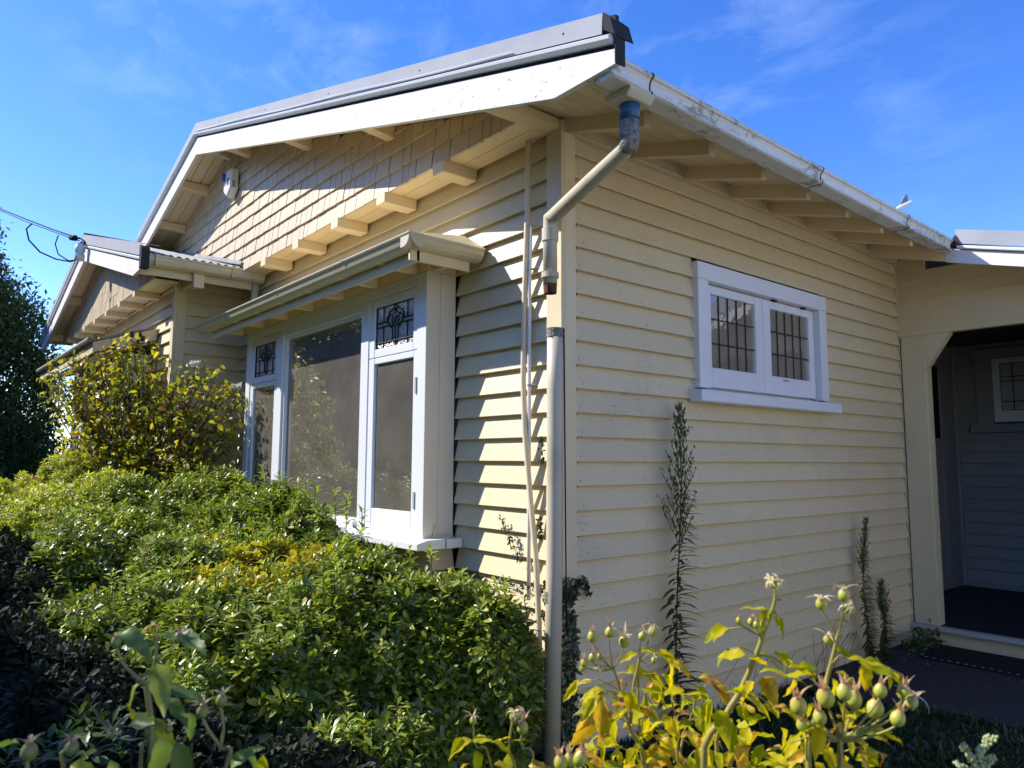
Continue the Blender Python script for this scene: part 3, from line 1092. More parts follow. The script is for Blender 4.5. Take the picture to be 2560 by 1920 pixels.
for a in range(4):
    ya, yb_ = YF2 + .032 + a * .10, YF2 + .032 + (a + 1) * .10 - .005
    for x0, x1 in ((XA2, XE2), (-11.0, XA2)):
        MB().sweep([(x0, rz2(x0, .17)), (x1, rz2(x1, .17)), (x1, rz2(x1, .185)), (x0, rz2(x0, .185))], (0, ya, 0), (0, yb_, 0), (1, 0, 0), (0, 0, 1)).build('sarking_board', M['soffit'], H)
for x in (XA2, -6.3, -9.2, -10.6):
    MB().box(x - .045, x + .045, YF2 + .031, -.9, rz2(x, .06), rz2(x, .165)).build('purlin', M['soffit'], H)
# corrugated slopes of the wing: the right one meets the main gable face


def wing_x(y):
    return (XA2, XE2 + .03)


corrugated('roof_sheet', XA2, XE2, lambda x: 2.895 - (x - XA2) * .2845, YF2 - .01, YS - .002, M['wing_iron'], xcut=lambda y: (XA2, XE2 + .02))
corrugated('roof_sheet', XA2, XE2, lambda x: 2.895 - (x - XA2) * .2845, YS - .002, 2.8, M['wing_iron'], xcut=lambda y: (XA2, -5.4 - .5 * max(0, y)))
corrugated('roof_sheet', -11, XA2, lambda x: rz2(x, .335), YF2 - .01, 4, M['iron'], xcut=lambda y: (-11.05, XA2))
MB().sweep([(-.12, -.04), (0, 0), (.12, -.04), (.12, -.046), (0, -.02), (-.12, -.046)], (XA2, YF2 - .02, ZA2 + .375), (XA2, 1.5, ZA2 + .375), (1, 0, 0), (0, 0, 1)).build('ridge_cap', M['iron_dark'], H)
# lead flashing where the wing roof meets the shingles
MB().sweep([(-.035, .30), (-.005, .302), (.0, .345), (-.006, .345), (-.012, .308), (-.035, .306)], (-7.5, YS - .004, rz2(-7.5)), (XE2 + .02, YS - .004, rz2(XE2 + .02)), (0, 1, 0), (0, 0, 1)).build('step_flashing', M['iron_pale'], H)
# wing gable: shingles (only a pixel or two each from here)
ZS2 = 1.855
YS2 = -.955
mb = MB()
for r in range(9):
    z0 = ZS2 + r * .138
    x = X2 + .1
    while x > -10.5:
        wd = random.uniform(.09, .2)
        x0, x1 = x - wd, x
        x -= wd
        z1 = min(z0 + .155, rz2(x0, .165), rz2(x1, .165))
        if z1 > z0 + .02:
            mb.box(x0 + .004, x1 - .004, YS2 - random.uniform(0, .006), YS2 + .012, z0 + random.uniform(-.003, .003), z0 + (z1 - z0))
tag(mb.build('shingle_field', M['shingle'], H), kind='stuff')
MB().sweep([(-10.6, ZS2 + .01), (X2 + .1, ZS2 + .01), (X2 + .1, ZS2 + .03), (XA2, ZA2 + .13), (-10.6, ZS2 + .05)], (0, YS2 + .014, 0), (0, Y2, 0), (1, 0, 0), (0, 0, 1)).build('gable_lining', M['dark'], H)
MB().box(-10.5, X2 + .1, YS2 + .015, YS2 + .12, ZS2 + .001, ZS2 + .016).build('soffit_board', M['soffit'], H)
MB().box(-10.5, X2 + .1, YS2 + .124, Y2, ZS2 + .001, ZS2 + .016).build('soffit_board', M['soffit'], H)
for x in (-5.85, -6.575, -7.30, -8.0, -8.72, -9.45, -10.1):
    MB().box(x - .05, x + .05, YS2 - .02, Y2, 1.79, ZS2 + .001).build('bracket', M['soffit'], H, bevel=.003)
# wing side eave: gutter, fascia, soffit
MB().box(X2 + .001, XE2 - .06, YF2 + .035, 0, 1.905, 1.92).build('soffit_board', M['soffit'], H)
qg = [(0, 0), (.05, .0), (.085, .02), (.10, .05), (.102, .085), (.11, .09), (.112, .104), (.10, .11), (0, .11)]
MB().sweep(qg, (XE2 - .075, YF2 - .01, 1.86), (XE2 - .055, -.01, 1.86), (1, 0, 0), (0, 0, 1)).build('gutter', M['gutter_clean'], H)
for y in (-1.08, -.35):
    MB().box(XE2 - .07, XE2 + .055, y - .006, y + .006, 1.857, 1.975).build('gutter_joint', M['gutter_clean'], H)
MB().box(XE2 - .12, XE2 - .095, YF2 + .035, -.02, 1.79, 1.905).build('fascia', M['trim'], H)
MB().box(XE2 - .13, XE2 - .04, -.70, -.60, 1.72, 1.86).build('eave_block', M['trim'], H)
MB().box(X2 + .01, XE2 - .12, -.66, -.61, 1.80, 1.90).build('rafter_tail', M['soffit'], H)
MB().tube([(-4.64, -.07, 1.88), (-4.64, -.07, 1.6), (-4.64, -.07, GZ)], .036, 14).build('downpipe', M['downpipe'], H, smooth=True)

# bay of the wing
YB2 = -.95
mb = MB()
for x in (-6.19, -6.85, -8.65, -9.31):
    mb.box(x - .05, x + .05, YB2, Y2, -.5, 1.12)
mb.box(-9.36, -6.14, YB2 - .002, Y2, 1.12, 1.2)
mb.box(-9.36, -6.14, YB2 - .04, Y2, -.56, -.49)
b2 = mb.build('bay_window', M['white'], H, bevel=.003)
b2['label'] = 'white bay window of the far wing behind the climbing rose'
for x0, x1 in ((-6.80, -6.24), (-9.26, -8.70)):
    for z0, z1 in ((-.48, .70), (.76, 1.11)):
        mb = MB()
        mb.box(x0, x0 + .07, YB2 + .01, YB2 + .05, z0, z1)
        mb.box(x1 - .07, x1, YB2 + .01, YB2 + .05, z0, z1)
        mb.box(x0 + .07, x1 - .07, YB2 + .011, YB2 + .05, z0, z0 + .07)
        mb.box(x0 + .07, x1 - .07, YB2 + .011, YB2 + .05, z1 - .06, z1)
        mb.build('sash', M['white'], b2)
        MB().box(x0 + .066, x1 - .066, YB2 + .03, YB2 + .033, z0 + .066, z1 - .056).build('pane', M['glass'], b2)
MB().box(-8.6, -6.9, YB2 + .05, YB2 + .053, -.49, 1.12).build('pane', M['glass'], b2)
MB().box(-9.36, -6.14, YB2 + .02, Y2, GZ, -.57).build('bay_base', M['trim'], H)
# its shed roof and hipped end
mb = MB()
top_, low_ = 1.47, 1.25
A = [(-5.84, Y2 - .01, top_), (-5.84, -1.35, low_), (-9.65, -1.35, low_), (-9.65, Y2 - .01, top_)]
i = len(mb.v)
mb.v += A + [(x, y, z + .022) for x, y, z in A]
mb.f += [(i, i + 1, i + 2, i + 3), (i + 4, i + 5, i + 6, i + 7), (i, i + 1, i + 5, i + 4), (i + 1, i + 2, i + 6, i + 5), (i + 2, i + 3, i + 7, i + 6)]
mb.build('bay_roof', M['iron_pale'], H)
MB().sweep([(Y2, top_ - .005), (-1.34, low_ - .005), (-1.34, low_ - .115), (Y2, top_ - .135)], (-5.85, 0, 0), (-5.875, 0, 0), (0, 1, 0), (0, 0, 1)).build('fascia', M['trim'], H)
MB().box(-9.64, -5.876, -1.34, -1.315, low_ - .12, low_ - .004).build('fascia', M['trim'], H)
MB().tube([(-9.66, -1.37, low_ + .02), (-5.84, -1.37, low_ + .02)], .03, 8).build('gutter', M['iron_pale'], H)
MB().sweep([(Y2, top_ - .14), (-1.3, low_ - .12), (-1.3, low_ - .14), (Y2, top_ - .16)], (-5.9, 0, 0), (-9.6, 0, 0), (0, 1, 0), (0, 0, 1)).build('soffit_board', M['soffit'], H)

# ================================================================== porch
YP = 4.507
YPB = 3.94
pc = lambda x, c: 1.887 - .272 * x + c
for i in range(-1, 1):
    z0 = zb(i)
    z1 = z0 + b0 + .012
    xa_, xb_ = (1.887 + .125 - z0) / .272, (1.887 + .125 - z1) / .272
    mb = MB()
    mb.v += [(0, YP, z0), (xa_, YP, z0), (xb_, YP + .036, z1), (0, YP + .036, z1), (0, YP + .044, z0), (xa_, YP + .044, z0), (xb_, YP + .046, z1), (0, YP + .046, z1)]
    mb.f += [(0, 1, 2, 3), (7, 6, 5, 4), (0, 4, 5, 1), (1, 5, 6, 2), (2, 6, 7, 3)]
    mb.build('weatherboard', M['cream'], H)
board('F', YP, 0, .25, zb(-2))
MB().sweep([(-.03, 1.203), (2.3, 1.203), (2.3, 1.36), (1.65, 1.545), (-.03, 1.545)], (0, YP - .004, 0), (0, YP + .10, 0), (1, 0, 0), (0, 0, 1)).build('lintel', M['cream'], H, bevel=.003)
MB().sweep([(-.06, 1.2), (1.2, 1.2), (1.2, 1.56), (.5, 1.72), (-.06, 1.86)], (0, YP + .048, 0), (0, YP + .12, 0), (1, 0, 0), (0, 0, 1)).build('wall_frame', M['dark'], H)
MB().box(-.05, -.002, 4.508, 4.56, GZ, 2.05).build('corner_filler', M['trim'], H)
MB().box(-.002, .011, 4.525, 4.56, GZ, 1.2).build('corner_filler', M['dark'], H)
MB().box(.012, .225, YP - .012, YP + .12, GZ + .17, 1.202).build('porch_post', M['trim'], H, bevel=.004)
MB().box(2.1, 2.3, YP - .012, YP + .12, GZ + .17, 1.202).build('porch_post', M['trim'], H, bevel=.004)
MB().sweep([(.2255, 1.202), (.44, 1.202), (.2255, .885)], (0, YP + .0, 0), (0, YP + .10, 0), (1, 0, 0), (0, 0, 1)).build('post_bracket', M['trim'], H, bevel=.003)
MB().sweep([(.02, 0), (-.045, .0), (-.065, -.012), (-.07, -.03), (-.06, -.05), (-.03, -.058), (.02, -.058)], (-.02, YP - .01, GZ + .17), (2.3, YP - .01, GZ + .17), (0, 1, 0), (0, 0, 1)).build('step_nosing', M['step'], H)
MB().box(.0, 2.3, YP - .012, YP + .05, GZ, GZ + .111).build('step_riser', M['trim'], H)
YI = 7.2
MB().box(-.5, 2.3, YP + .02, YI + .1, GZ, GZ + .165).build('porch_floor', M['porchfloor'], H)
MB().box(-.5, 2.3, YP + .12, YI + .1, 1.44, 1.5).build('porch_ceiling', M['dark'], H)
# porch inside: side wall with a tall dark sidelight, back wall of boards with a leaded window
MB().box(-.60, -.486, 4.53, YI + .1, GZ, 1.5).build('porch_wall', M['porch'], H)
MB().box(2.22, 2.3, 4.64, YI + .1, GZ, 1.5).build('porch_wall', M['porch'], H)
mb = MB()
mb.box(-.4855, -.465, 6.42, 6.50, -1.45, 1.2)
mb.box(-.4855, -.465, 6.70, 6.78, -1.45, 1.2)
mb.box(-.4855, -.44, 6.38, 6.86, .19, .285)
mb.box(-.4855, -.470, 6.5, 6.7, -1.45, .19)
mb.build('sidelight_frame', M['porch'], H, bevel=.003)
MB().box(-.4855, -.478, 6.50, 6.70, .285, 1.16).build('sidelight_pane', M['black'], H)
for k in range(21):
    z0 = GZ + .17 + .06 + k * .14
    if z0 > 1.4:
        break
    if z0 > .33 and z0 < 1.33:
        board('F', YI, -.46, -.232, z0, mat='porch')
        board('F', YI, .95, 2.21, z0, mat='porch')
    else:
        board('F', YI, -.46, 2.21, z0, mat='porch')
MB().box(-.5, 2.3, YI + .046, YI + .12, GZ, 1.5).build('porch_wall', M['dark'], H)
MB().box(-.486, -.45, YI - .02, YI + .02, GZ, 1.5).build('corner_mould', M['porch'], H)
MB().box(-.46, 2.5, YI - .015, YI + .02, GZ + .165, GZ + .235).build('skirting', M['porch'], H)
mb = MB()
mb.box(-.232, -.052, YI - .018, YI + .02, .46, 1.37)
mb.box(.77, .95, YI - .018, YI + .02, .46, 1.37)
mb.box(-.26, .98, YI - .022, YI + .02, 1.255, 1.375)
mb.box(-.30, 1.0, YI - .06, YI + .02, .362, .462)
pw = mb.build('porch_window', M['porch'], H, bevel=.003)
pw['label'] = 'dim window in the porch back wall with hammered leaded glass'
mb = MB()
mb.box(-.050, .026, YI - .012, YI + .03, .485, 1.25)
mb.box(.69, .765, YI - .012, YI + .03, .485, 1.25)
mb.box(.026, .69, YI - .011, YI + .03, .485, .62)
mb.box(.026, .69, YI - .011, YI + .03, 1.185, 1.25)
mb.build('sash', M['white'], pw, bevel=.003)
MB().box(.02, .70, YI + .012, YI + .016, .615, 1.19).build('pane', M['obscure'], pw)
mb = MB()
for x in (.026, .155, .285, .42, .55, .69):
    mb.box(x - .005, x + .005, YI + .004, YI + .011, .62, 1.185)
for z in (.622, .725, .965, 1.02, 1.183):
    mb.box(.026, .69, YI + .003, YI + .0105, z - .005, z + .005)
mb.build('lead_came', M['lead'], pw)
# porch roof edge: barge continuing the pitch beyond the gutter
MB().sweep([(.0, pc(0, .01)), (.64, pc(.64, .01)), (.64, pc(.64, .165)), (0, pc(0, .165))], (0, YPB, 0), (0, YPB + .03, 0), (1, 0, 0), (0, 0, 1)).build('rafter_tail', M['soffit'], H, bevel=.002)
MB().sweep([(.641, pc(.64, 0)), (2.45, pc(2.45, 0)), (2.45, pc(2.45, .115)), (.641, pc(.64, .115))], (0, YPB, 0), (0, YPB + .03, 0), (1, 0, 0), (0, 0, 1)).build('barge_board', M['barge'], H, bevel=.002)
MB().sweep([(-.02, .125), (-.03, .13), (-.032, .145), (-.02, .155), (.0, .155), (0, .125)], (.74, YPB, pc(.74, 0)), (2.45, YPB, pc(2.45, 0)), (0, 1, 0), (0, 0, 1)).build('barge_mould', M['white'], H)
MB().sweep([(-.03, .165), (-.022, .29), (.3, .292), (.3, .28), (-.016, .28), (-.022, .165)], (.735, YPB, pc(.735, 0)), (2.45, YPB, pc(2.45, 0)), (0, 1, 0), (0, 0, 1)).build('barge_flashing', M['iron'], H)
MB().sweep([(.66, pc(.7, .14)), (.78, pc(.74, .155)), (.735, pc(.735, .24))], (0, YPB - .034, 0), (0, YPB - .02, 0), (1, 0, 0), (0, 0, 1)).build('flashing_end', M['iron_dark'], H)
MB().sweep([(0, pc(0, .12)), (2.45, pc(2.45, .12)), (2.45, pc(2.45, .135)), (0, pc(0, .135))], (0, YPB + .03, 0), (0, YP + .1, 0), (1, 0, 0), (0, 0, 1)).build('sarking_board', M['soffit'], H)

# ================================================================== small things on the house
sb = root('siren_box', tuple(on(575, 470, 'y', -.26)), 'white burglar alarm siren box with a blue strobe high on the shingled gable', 'alarm box')
c = on(590, 415, 'y', -.262)
x0_, x1_ = -4.95, -4.73
def V(x, y, z): return (x, y, z)
outl = [(-4.955, 3.10), (-4.735, 3.10), (-4.735, 2.88), (-4.845, 2.80), (-4.955, 2.88)]
inn = [(-4.94, 3.085), (-4.75, 3.085), (-4.75, 2.89), (-4.845, 2.82), (-4.94, 2.89)]
m_ = MB()
n = 5
m_.v += [(x, -.262, z) for x, z in outl] + [(x, -.33, z) for x, z in outl] + [(x, -.345, z) for x, z in inn]
for q in range(n):
    m_.f.append((q, (q + 1) % n, n + (q + 1) % n, n + q))
    m_.f.append((n + q, n + (q + 1) % n, 2 * n + (q + 1) % n, 2 * n + q))
m_.f.append(tuple(range(2 * n, 3 * n)))
m_.build('siren_case', M['alarm'], sb)
m_ = MB()
for k in range(6):
    m_.box(-4.7349, -4.733, -.325, -.29, 2.90 + k * .012, 2.905 + k * .012)
    m_.box(-4.84, -4.775, -.3475, -.3445, 2.93 + k * .014, 2.936 + k * .014)
m_.build('vent_slot', M['dark'], sb)
MB().box(-4.945, -4.895, -.375, -.346, 3.0, 3.085).build('strobe_lens', M['alarm_blue'], sb, bevel=.006)

# porch ceiling lamp: unlit bulkhead with a wire guard
pl = root('porch_light', (.68, 5.4, 1.36), 'unlit oval bulkhead lamp with guard bars on the porch ceiling', 'lamp')
MB().lathe([(.0, 1.44 - 1.44), (.125, 0), (.13, -.03), (.12, -.045), (.0, -.045)], (.68, 5.4, 1.438), (0, 0, 1), 20).build('lamp_base', M['black'], pl, smooth=False)
MB().lathe([(.10, -.045), (.10, -.07), (.08, -.095), (.0, -.105)], (.68, 5.4, 1.438), (0, 0, 1), 20).build('lamp_glass', M['obscure'], pl, smooth=True)
m_ = MB()
for k in range(3):
    a = k * math.pi / 3
    m_.tube([(.68 + .125 * math.cos(a) * s_, 5.4 + .125 * math.sin(a) * s_, 1.438 - .045 - .07 * math.sqrt(max(0, 1 - s_ * s_))) for s_ in np.linspace(-1, 1, 9)], .006, 5)
m_.tube([(.68 + .085 * math.cos(t), 5.4 + .085 * math.sin(t), 1.338) for t in np.linspace(0, 2 * math.pi, 17)], .005, 5)
m_.build('guard', M['black'], pl)

# door mat
dm = MB()
dm.sweep([(0, 0), (.58, 0), (.575, .014), (.005, .014)], (.30, 3.86, GZ + .009), (1.15, 3.86, GZ + .009), (0, 1, 0), (0, 0, 1))
dmo = tag(dm.build('door_mat', M['mat']), 'worn black rubber door mat with pale loops along its edge on the path', 'door mat')
m_ = MB()
for k in range(14):
    x = .34 + k * .06
    m_.tube([(x + .012 * math.cos(t), 3.872 + .010 * math.sin(t), GZ + .026) for t in np.linspace(0, 6.283, 9)], .002, 4)
m_.build('mat_loop', M['iron_pale'], dmo)

# service cable from the far pole to the wing gable
IA = Vector((XA2 + .02, YF2 - .05, ZA2 + .16))
cab = root('service_cable', tuple(IA), 'black overhead service cable clamped to the peak of the wing gable', 'cable')
ca = on(0, 523, 'y', -3.2)
far_ = at(-900, 180, 30)
p_clamp = at(198, 596, (IA - CAM).dot(FW) - .15)
m_ = MB()
m_.tube([at(0, 522, 14.5), at(60, 546, 13.2), at(130, 573, 12.2), p_clamp], .012, 6)
m_.tube([at(0, 526, 14.5), at(60, 552, 13.2), at(130, 578, 12.2), p_clamp + Vector((0, 0, -.03))], .008, 6)
m_.tube([far_, at(0, 522, 14.5)], .012, 5)
m_.build('cable', M['black'], cab)
D_ = (p_clamp - CAM).dot(FW)
m_ = MB()
m_.tube([at(80, 559, D_), at(66, 572, D_), at(72, 600, D_), at(100, 630, D_), at(140, 648, D_), at(175, 654, D_), at(198, 648, D_)], .010, 6)
m_.tube([at(146, 588, D_), at(138, 610, D_), at(146, 636, D_), at(172, 652, D_), at(190, 650, D_)], .008, 6)
m_.tube([at(198, 594, D_), at(212, 604, D_), at(214, 612, D_)], .010, 6)
m_.build('drip_loop', M['black'], cab)
m_ = MB()
m_.lathe([(0, -.09), (.025, -.08), (.035, -.02), (.022, .03), (.04, .07), (.02, .1), (0, .1)], at(182, 595, D_), (1, .2, -.2), 10)
m_.build('clamp', M['black'], cab, smooth=True)
m_ = MB()
m_.lathe([(0, -.12), (.055, -.12), (.06, -.05), (.045, -.03), (.06, -.01), (.06, .06), (.03, .1), (0, .1)], at(200, 628, D_ - .02), (0, 0, 1), 10)
m_.build('insulator', M['alarm'], cab, smooth=True)

# television aerial tip over the far end of the roof
ae = root('roof_aerial', tuple(at(2262, 510, 9.5)), 'small pale blade and tube poking above the far end of the gutter', 'aerial')
MB().tube([at(2244, 522, 9.5), at(2277, 505, 9.5)], .03, 8).build('aerial_tube', M['whitepipe'], ae)
pp = [at(2248, 516, 9.5), at(2262, 488, 9.5), at(2269, 486, 9.5), at(2271, 508, 9.5)]
m_ = MB()
m_.v += [tuple(p) for p in pp] + [tuple(p + FW * .02) for p in pp]
m_.f += [(0, 1, 2, 3), (7, 6, 5, 4), (0, 4, 5, 1), (1, 5, 6, 2), (2, 6, 7, 3), (3, 7, 4, 0)]
m_.build('aerial_blade', M['iron_pale'], ae)
MB().tube([at(2244, 522, 9.5), at(2244, 600, 9.5), at(2240, 760, 9.5)], .02, 6).build('aerial_mast', M['iron_pale'], ae)
# ================================================================== PLANTS
def leaf_tmpl(ts, ws, fold=.25, curl=.25, notch=0.0, twist=0.0):
    """leaf along +x, width in y, upper side +z; returns verts, faces"""
    v, f = [], []
    n = len(ts)
    for i, (t, w_) in enumerate(zip(ts, ws)):
        zc = -curl * t * t
        tw = twist * t
        for sgn in (-1, 0, 1):
            y = sgn * w_
            z = zc + abs(y) * fold
            v.append((t, y * math.cos(tw) - z * math.sin(tw) * .5, z + y * math.sin(tw)))
    for i in range(n - 1):
        a, b = 3 * i, 3 * i + 3
        f.append((a, a + 1, b + 1, b))
        f.append((a + 1, a + 2, b + 2, b + 1))
    return np.array(v, float), f


T_CHOI = leaf_tmpl([0, .22, .55, .85, 1], [.015, .07, .17, .13, .01], .3, .18)
T_CHOI2 = leaf_tmpl([0, .25, .6, .88, 1], [.015, .08, .19, .12, .01], .15, .35)
T_SMALL = leaf_tmpl([0, .45, 1], [.02, .22, .01], .2, .15)
T_LANCE = leaf_tmpl([0, .3, .7, 1], [.03, .10, .08, .003], .2, .55)
T_WIDE = leaf_tmpl([0, .2, .5, .8, 1], [.02, .24, .30, .17, .01], .2, .3)


def mats_from(pos, xdir, zdir, size, tw=None):
    """rotation matrices with columns x,y,z; all numpy"""
    x = xdir / np.linalg.norm(xdir, axis=1, keepdims=True)
    y = np.cross(zdir, x)
    y /= np.linalg.norm(y, axis=1, keepdims=True) + 1e-9
    z = np.cross(x, y)
    if tw is not None:
        c, s = np.cos(tw)[:, None], np.sin(tw)[:, None]
        y, z = y * c + z * s, z * c - y * s
    R_ = np.stack([x, y, z], 2) * size[:, None, None]
    return R_


def leaf_mesh(name, tmpls, pos, R_, mat, parent=None, smooth=True, kind='stuff'):
    """one joined mesh of many leaves; tmpls a list, chosen in turn"""
    vs, fs, off = [], [], 0
    k = len(tmpls)
    for j, (tv, tf) in enumerate(tmpls):
        p, r_ = pos[j::k], R_[j::k]
        if not len(p):
            continue
        v = np.einsum('nij,kj->nki', r_, tv) + p[:, None, :]
        n, m = len(p), len(tv)
        fa = np.array(tf)[None] + (np.arange(n) * m)[:, None, None] + off
        vs.append(v.reshape(-1, 3))
        fs.append(fa.reshape(-1, 4))
        off += n * m
    V_ = np.concatenate(vs)
    F_ = np.concatenate(fs)
    me = bpy.data.meshes.new(name)
    me.vertices.add(len(V_))
    me.vertices.foreach_set('co', V_.astype(np.float32).ravel())
    me.loops.add(F_.size)
    me.loops.foreach_set('vertex_index', F_.astype(np.int32).ravel())
    me.polygons.add(len(F_))
    me.polygons.foreach_set('loop_start', np.arange(0, F_.size, 4, dtype=np.int32))
    me.update(calc_edges=True)
    if smooth:
        me.polygons.foreach_set('use_smooth', np.ones(len(F_), bool))
    me.materials.append(mat)
    o = bpy.data.objects.new(name, me)
    COL.objects.link(o)
    if parent is not None:
        o.parent = parent
        if parent.get('is_root'):
            o.location = -parent.location
    if kind:
        o['kind'] = kind
    return o


def unit(n):
    a = RS.normal(size=(n, 3))
    return a / np.linalg.norm(a, axis=1, keepdims=True)


def blob_points(blobs, density, shell=(.86, 1.03), zmin=GZ, bump=.10, fscale=2.6, keep_up=0.0):
    """points and normals over a union of ellipsoids"""
    P_, N_ = [], []
    for bi, (cx, cy, cz, rx, ry, rz_) in enumerate(blobs):
        area = 4 * math.pi * ((rx * ry) ** 1.6 / 3 + (rx * rz_) ** 1.6 / 3 + (ry * rz_) ** 1.6 / 3) ** (1 / 1.6)
        n = int(area * density)
        d = unit(n)
        r_ = RS.uniform(shell[0], shell[1], n)
        ang = np.array([noise.noise(Vector((a[0] * fscale + bi * 7.1, a[1] * fscale, a[2] * fscale))) + .5 * noise.noise(Vector((a[0] * fscale * 2.7, a[1] * fscale * 2.7 + bi, a[2] * fscale * 2.7))) for a in d])
        r_ = r_ * (1 + bump * 1.6 * ang)
        c = np.array([cx, cy, cz])
        rad_ = np.array([rx, ry, rz_])
        p = c + d * rad_ * r_[:, None]
        nn = d / rad_
        nn /= np.linalg.norm(nn, axis=1, keepdims=True)
        ok = p[:, 2] > zmin + .02
        for bj, (ax, ay, az, bx, by, bz) in enumerate(blobs):
            if bj == bi:
                continue
            q = (p - np.array([ax, ay, az])) / np.array([bx, by, bz])
            ok &= (q ** 2).sum(1) > .72
        P_.append(p[ok])
        N_.append(nn[ok])
    return np.concatenate(P_), np.concatenate(N_)


def rosettes(P_, N_, per, size, up=.55, spread=(30, 85), jitter=.25):
    """whorls of leaflets round each shoot tip"""
    n = len(P_)
    A = N_ * (1 - up) + np.array([0, 0, 1]) * up + RS.normal(size=(n, 3)) * jitter
    A /= np.linalg.norm(A, axis=1, keepdims=True)
    U = np.cross(A, unit(n))
    U /= np.linalg.norm(U, axis=1, keepdims=True)
    W_ = np.cross(A, U)
    pos, X, Z, sz = [], [], [], []
    ph0 = RS.uniform(0, 6.28, n)
    s0 = RS.uniform(.75, 1.2, n)
    for j in range(per):
        ph = ph0 + j * 2.4 + RS.normal(size=n) * .2
        th = np.radians(spread[0] + (spread[1] - spread[0]) * (j + .5) / per + RS.normal(size=n) * 8)
        rd = U * np.cos(ph)[:, None] + W_ * np.sin(ph)[:, None]
        x = A * np.cos(th)[:, None] + rd * np.sin(th)[:, None]
        z = A * np.sin(th)[:, None] - rd * np.cos(th)[:, None]
        pos.append(P_ - A * (.010 * j)[..., None] if False else P_ - A * .006 * j)
        X.append(x)
        Z.append(z)
        sz.append(size * s0 * RS.uniform(.75, 1.15, n) * (.75 + .35 * j / per))
    return np.concatenate(pos), np.concatenate(X), np.concatenate(Z), np.concatenate(sz)


M['choisya'] = leafmat('glossy_green_leaf', [(0, (.085, .135, .02)), (.35, (.15, .21, .028)), (.7, (.25, .31, .035)), (.93, (.38, .40, .04)), (.975, (.50, .42, .05)), (1, (.22, .10, .04))], rough=.36, trans=.28, spec=.65)
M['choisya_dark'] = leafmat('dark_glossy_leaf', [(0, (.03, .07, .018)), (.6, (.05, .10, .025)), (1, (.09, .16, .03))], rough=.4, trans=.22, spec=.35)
M['yellow_leaf'] = leafmat('yellow_green_leaf', [(0, (.30, .30, .03)), (.5, (.42, .36, .03)), (1, (.55, .40, .03))], rough=.4, trans=.4)
M['fine_leaf'] = leafmat('fine_lime_leaf', [(0, (.26, .31, .05)), (.5, (.42, .45, .07)), (.9, (.56, .54, .09)), (1, (.40, .36, .07))], rough=.4, trans=.4)
M['red_tip'] = leafmat('rusty_flower', [(0, (.30, .07, .02)), (1, (.45, .16, .05))], rough=.6, trans=.3)
M['rose_far'] = leafmat('autumn_rose_leaf', [(0, (.12, .14, .03)), (.25, (.24, .26, .04)), (.6, (.42, .38, .04)), (.9, (.62, .50, .04)), (.97, (.40, .20, .04)), (1, (.14, .07, .04))], rough=.4, trans=.45, spec=.4)
M['tree_leaf'] = leafmat('grey_green_tree_leaf', [(0, (.06, .085, .03)), (.6, (.11, .13, .04)), (1, (.22, .23, .07))], rough=.6, trans=.25, spec=.15)
M['hedge_leaf'] = leafmat('street_hedge_leaf', [(0, (.05, .09, .02)), (.6, (.10, .14, .025)), (.85, (.25, .25, .03)), (1, (.45, .36, .03))], rough=.4, trans=.35)
M['ivy'] = leafmat('dark_ivy_leaf', [(0, (.02, .035, .012)), (.7, (.04, .07, .02)), (1, (.09, .13, .03))], rough=.3, trans=.15)
M['weed'] = leafmat('dull_green_weed_leaf', [(0, (.055, .085, .025)), (1, (.11, .16, .05))], rough=.5, trans=.25)
M['grass'] = leafmat('lawn_blade', [(0, (.025, .05, .015)), (1, (.06, .10, .025))], rough=.5, trans=.25)
M['twig'] = simple('brown_twig', (.10, .07, .045), .85, 0, .2, .4, 40)


def twigs(parent, starts, ends, r0=.012, r1=.003, seg=4, bend=.12, mat='twig', name='stems'):
    mb = MB()
    for s_, e in zip(starts, ends):
        s_, e = Vector(s_), Vector(e)
        m_ = s_.lerp(e, .5) + Vector((random.uniform(-1, 1), random.uniform(-1, 1), random.uniform(-.3, .6))) * bend * (e - s_).length
        mb.tube([s_, s_.lerp(m_, .5) + (m_ - s_.lerp(e, .5)) * .3, m_, m_.lerp(e, .55) + Vector((0, 0, .01)), e], [r0, r0 * .8, r0 * .6, r0 * .4 + r1 * .4, r1], seg)
    return tag(mb.build(name, M[mat], parent, smooth=True), kind='stuff')


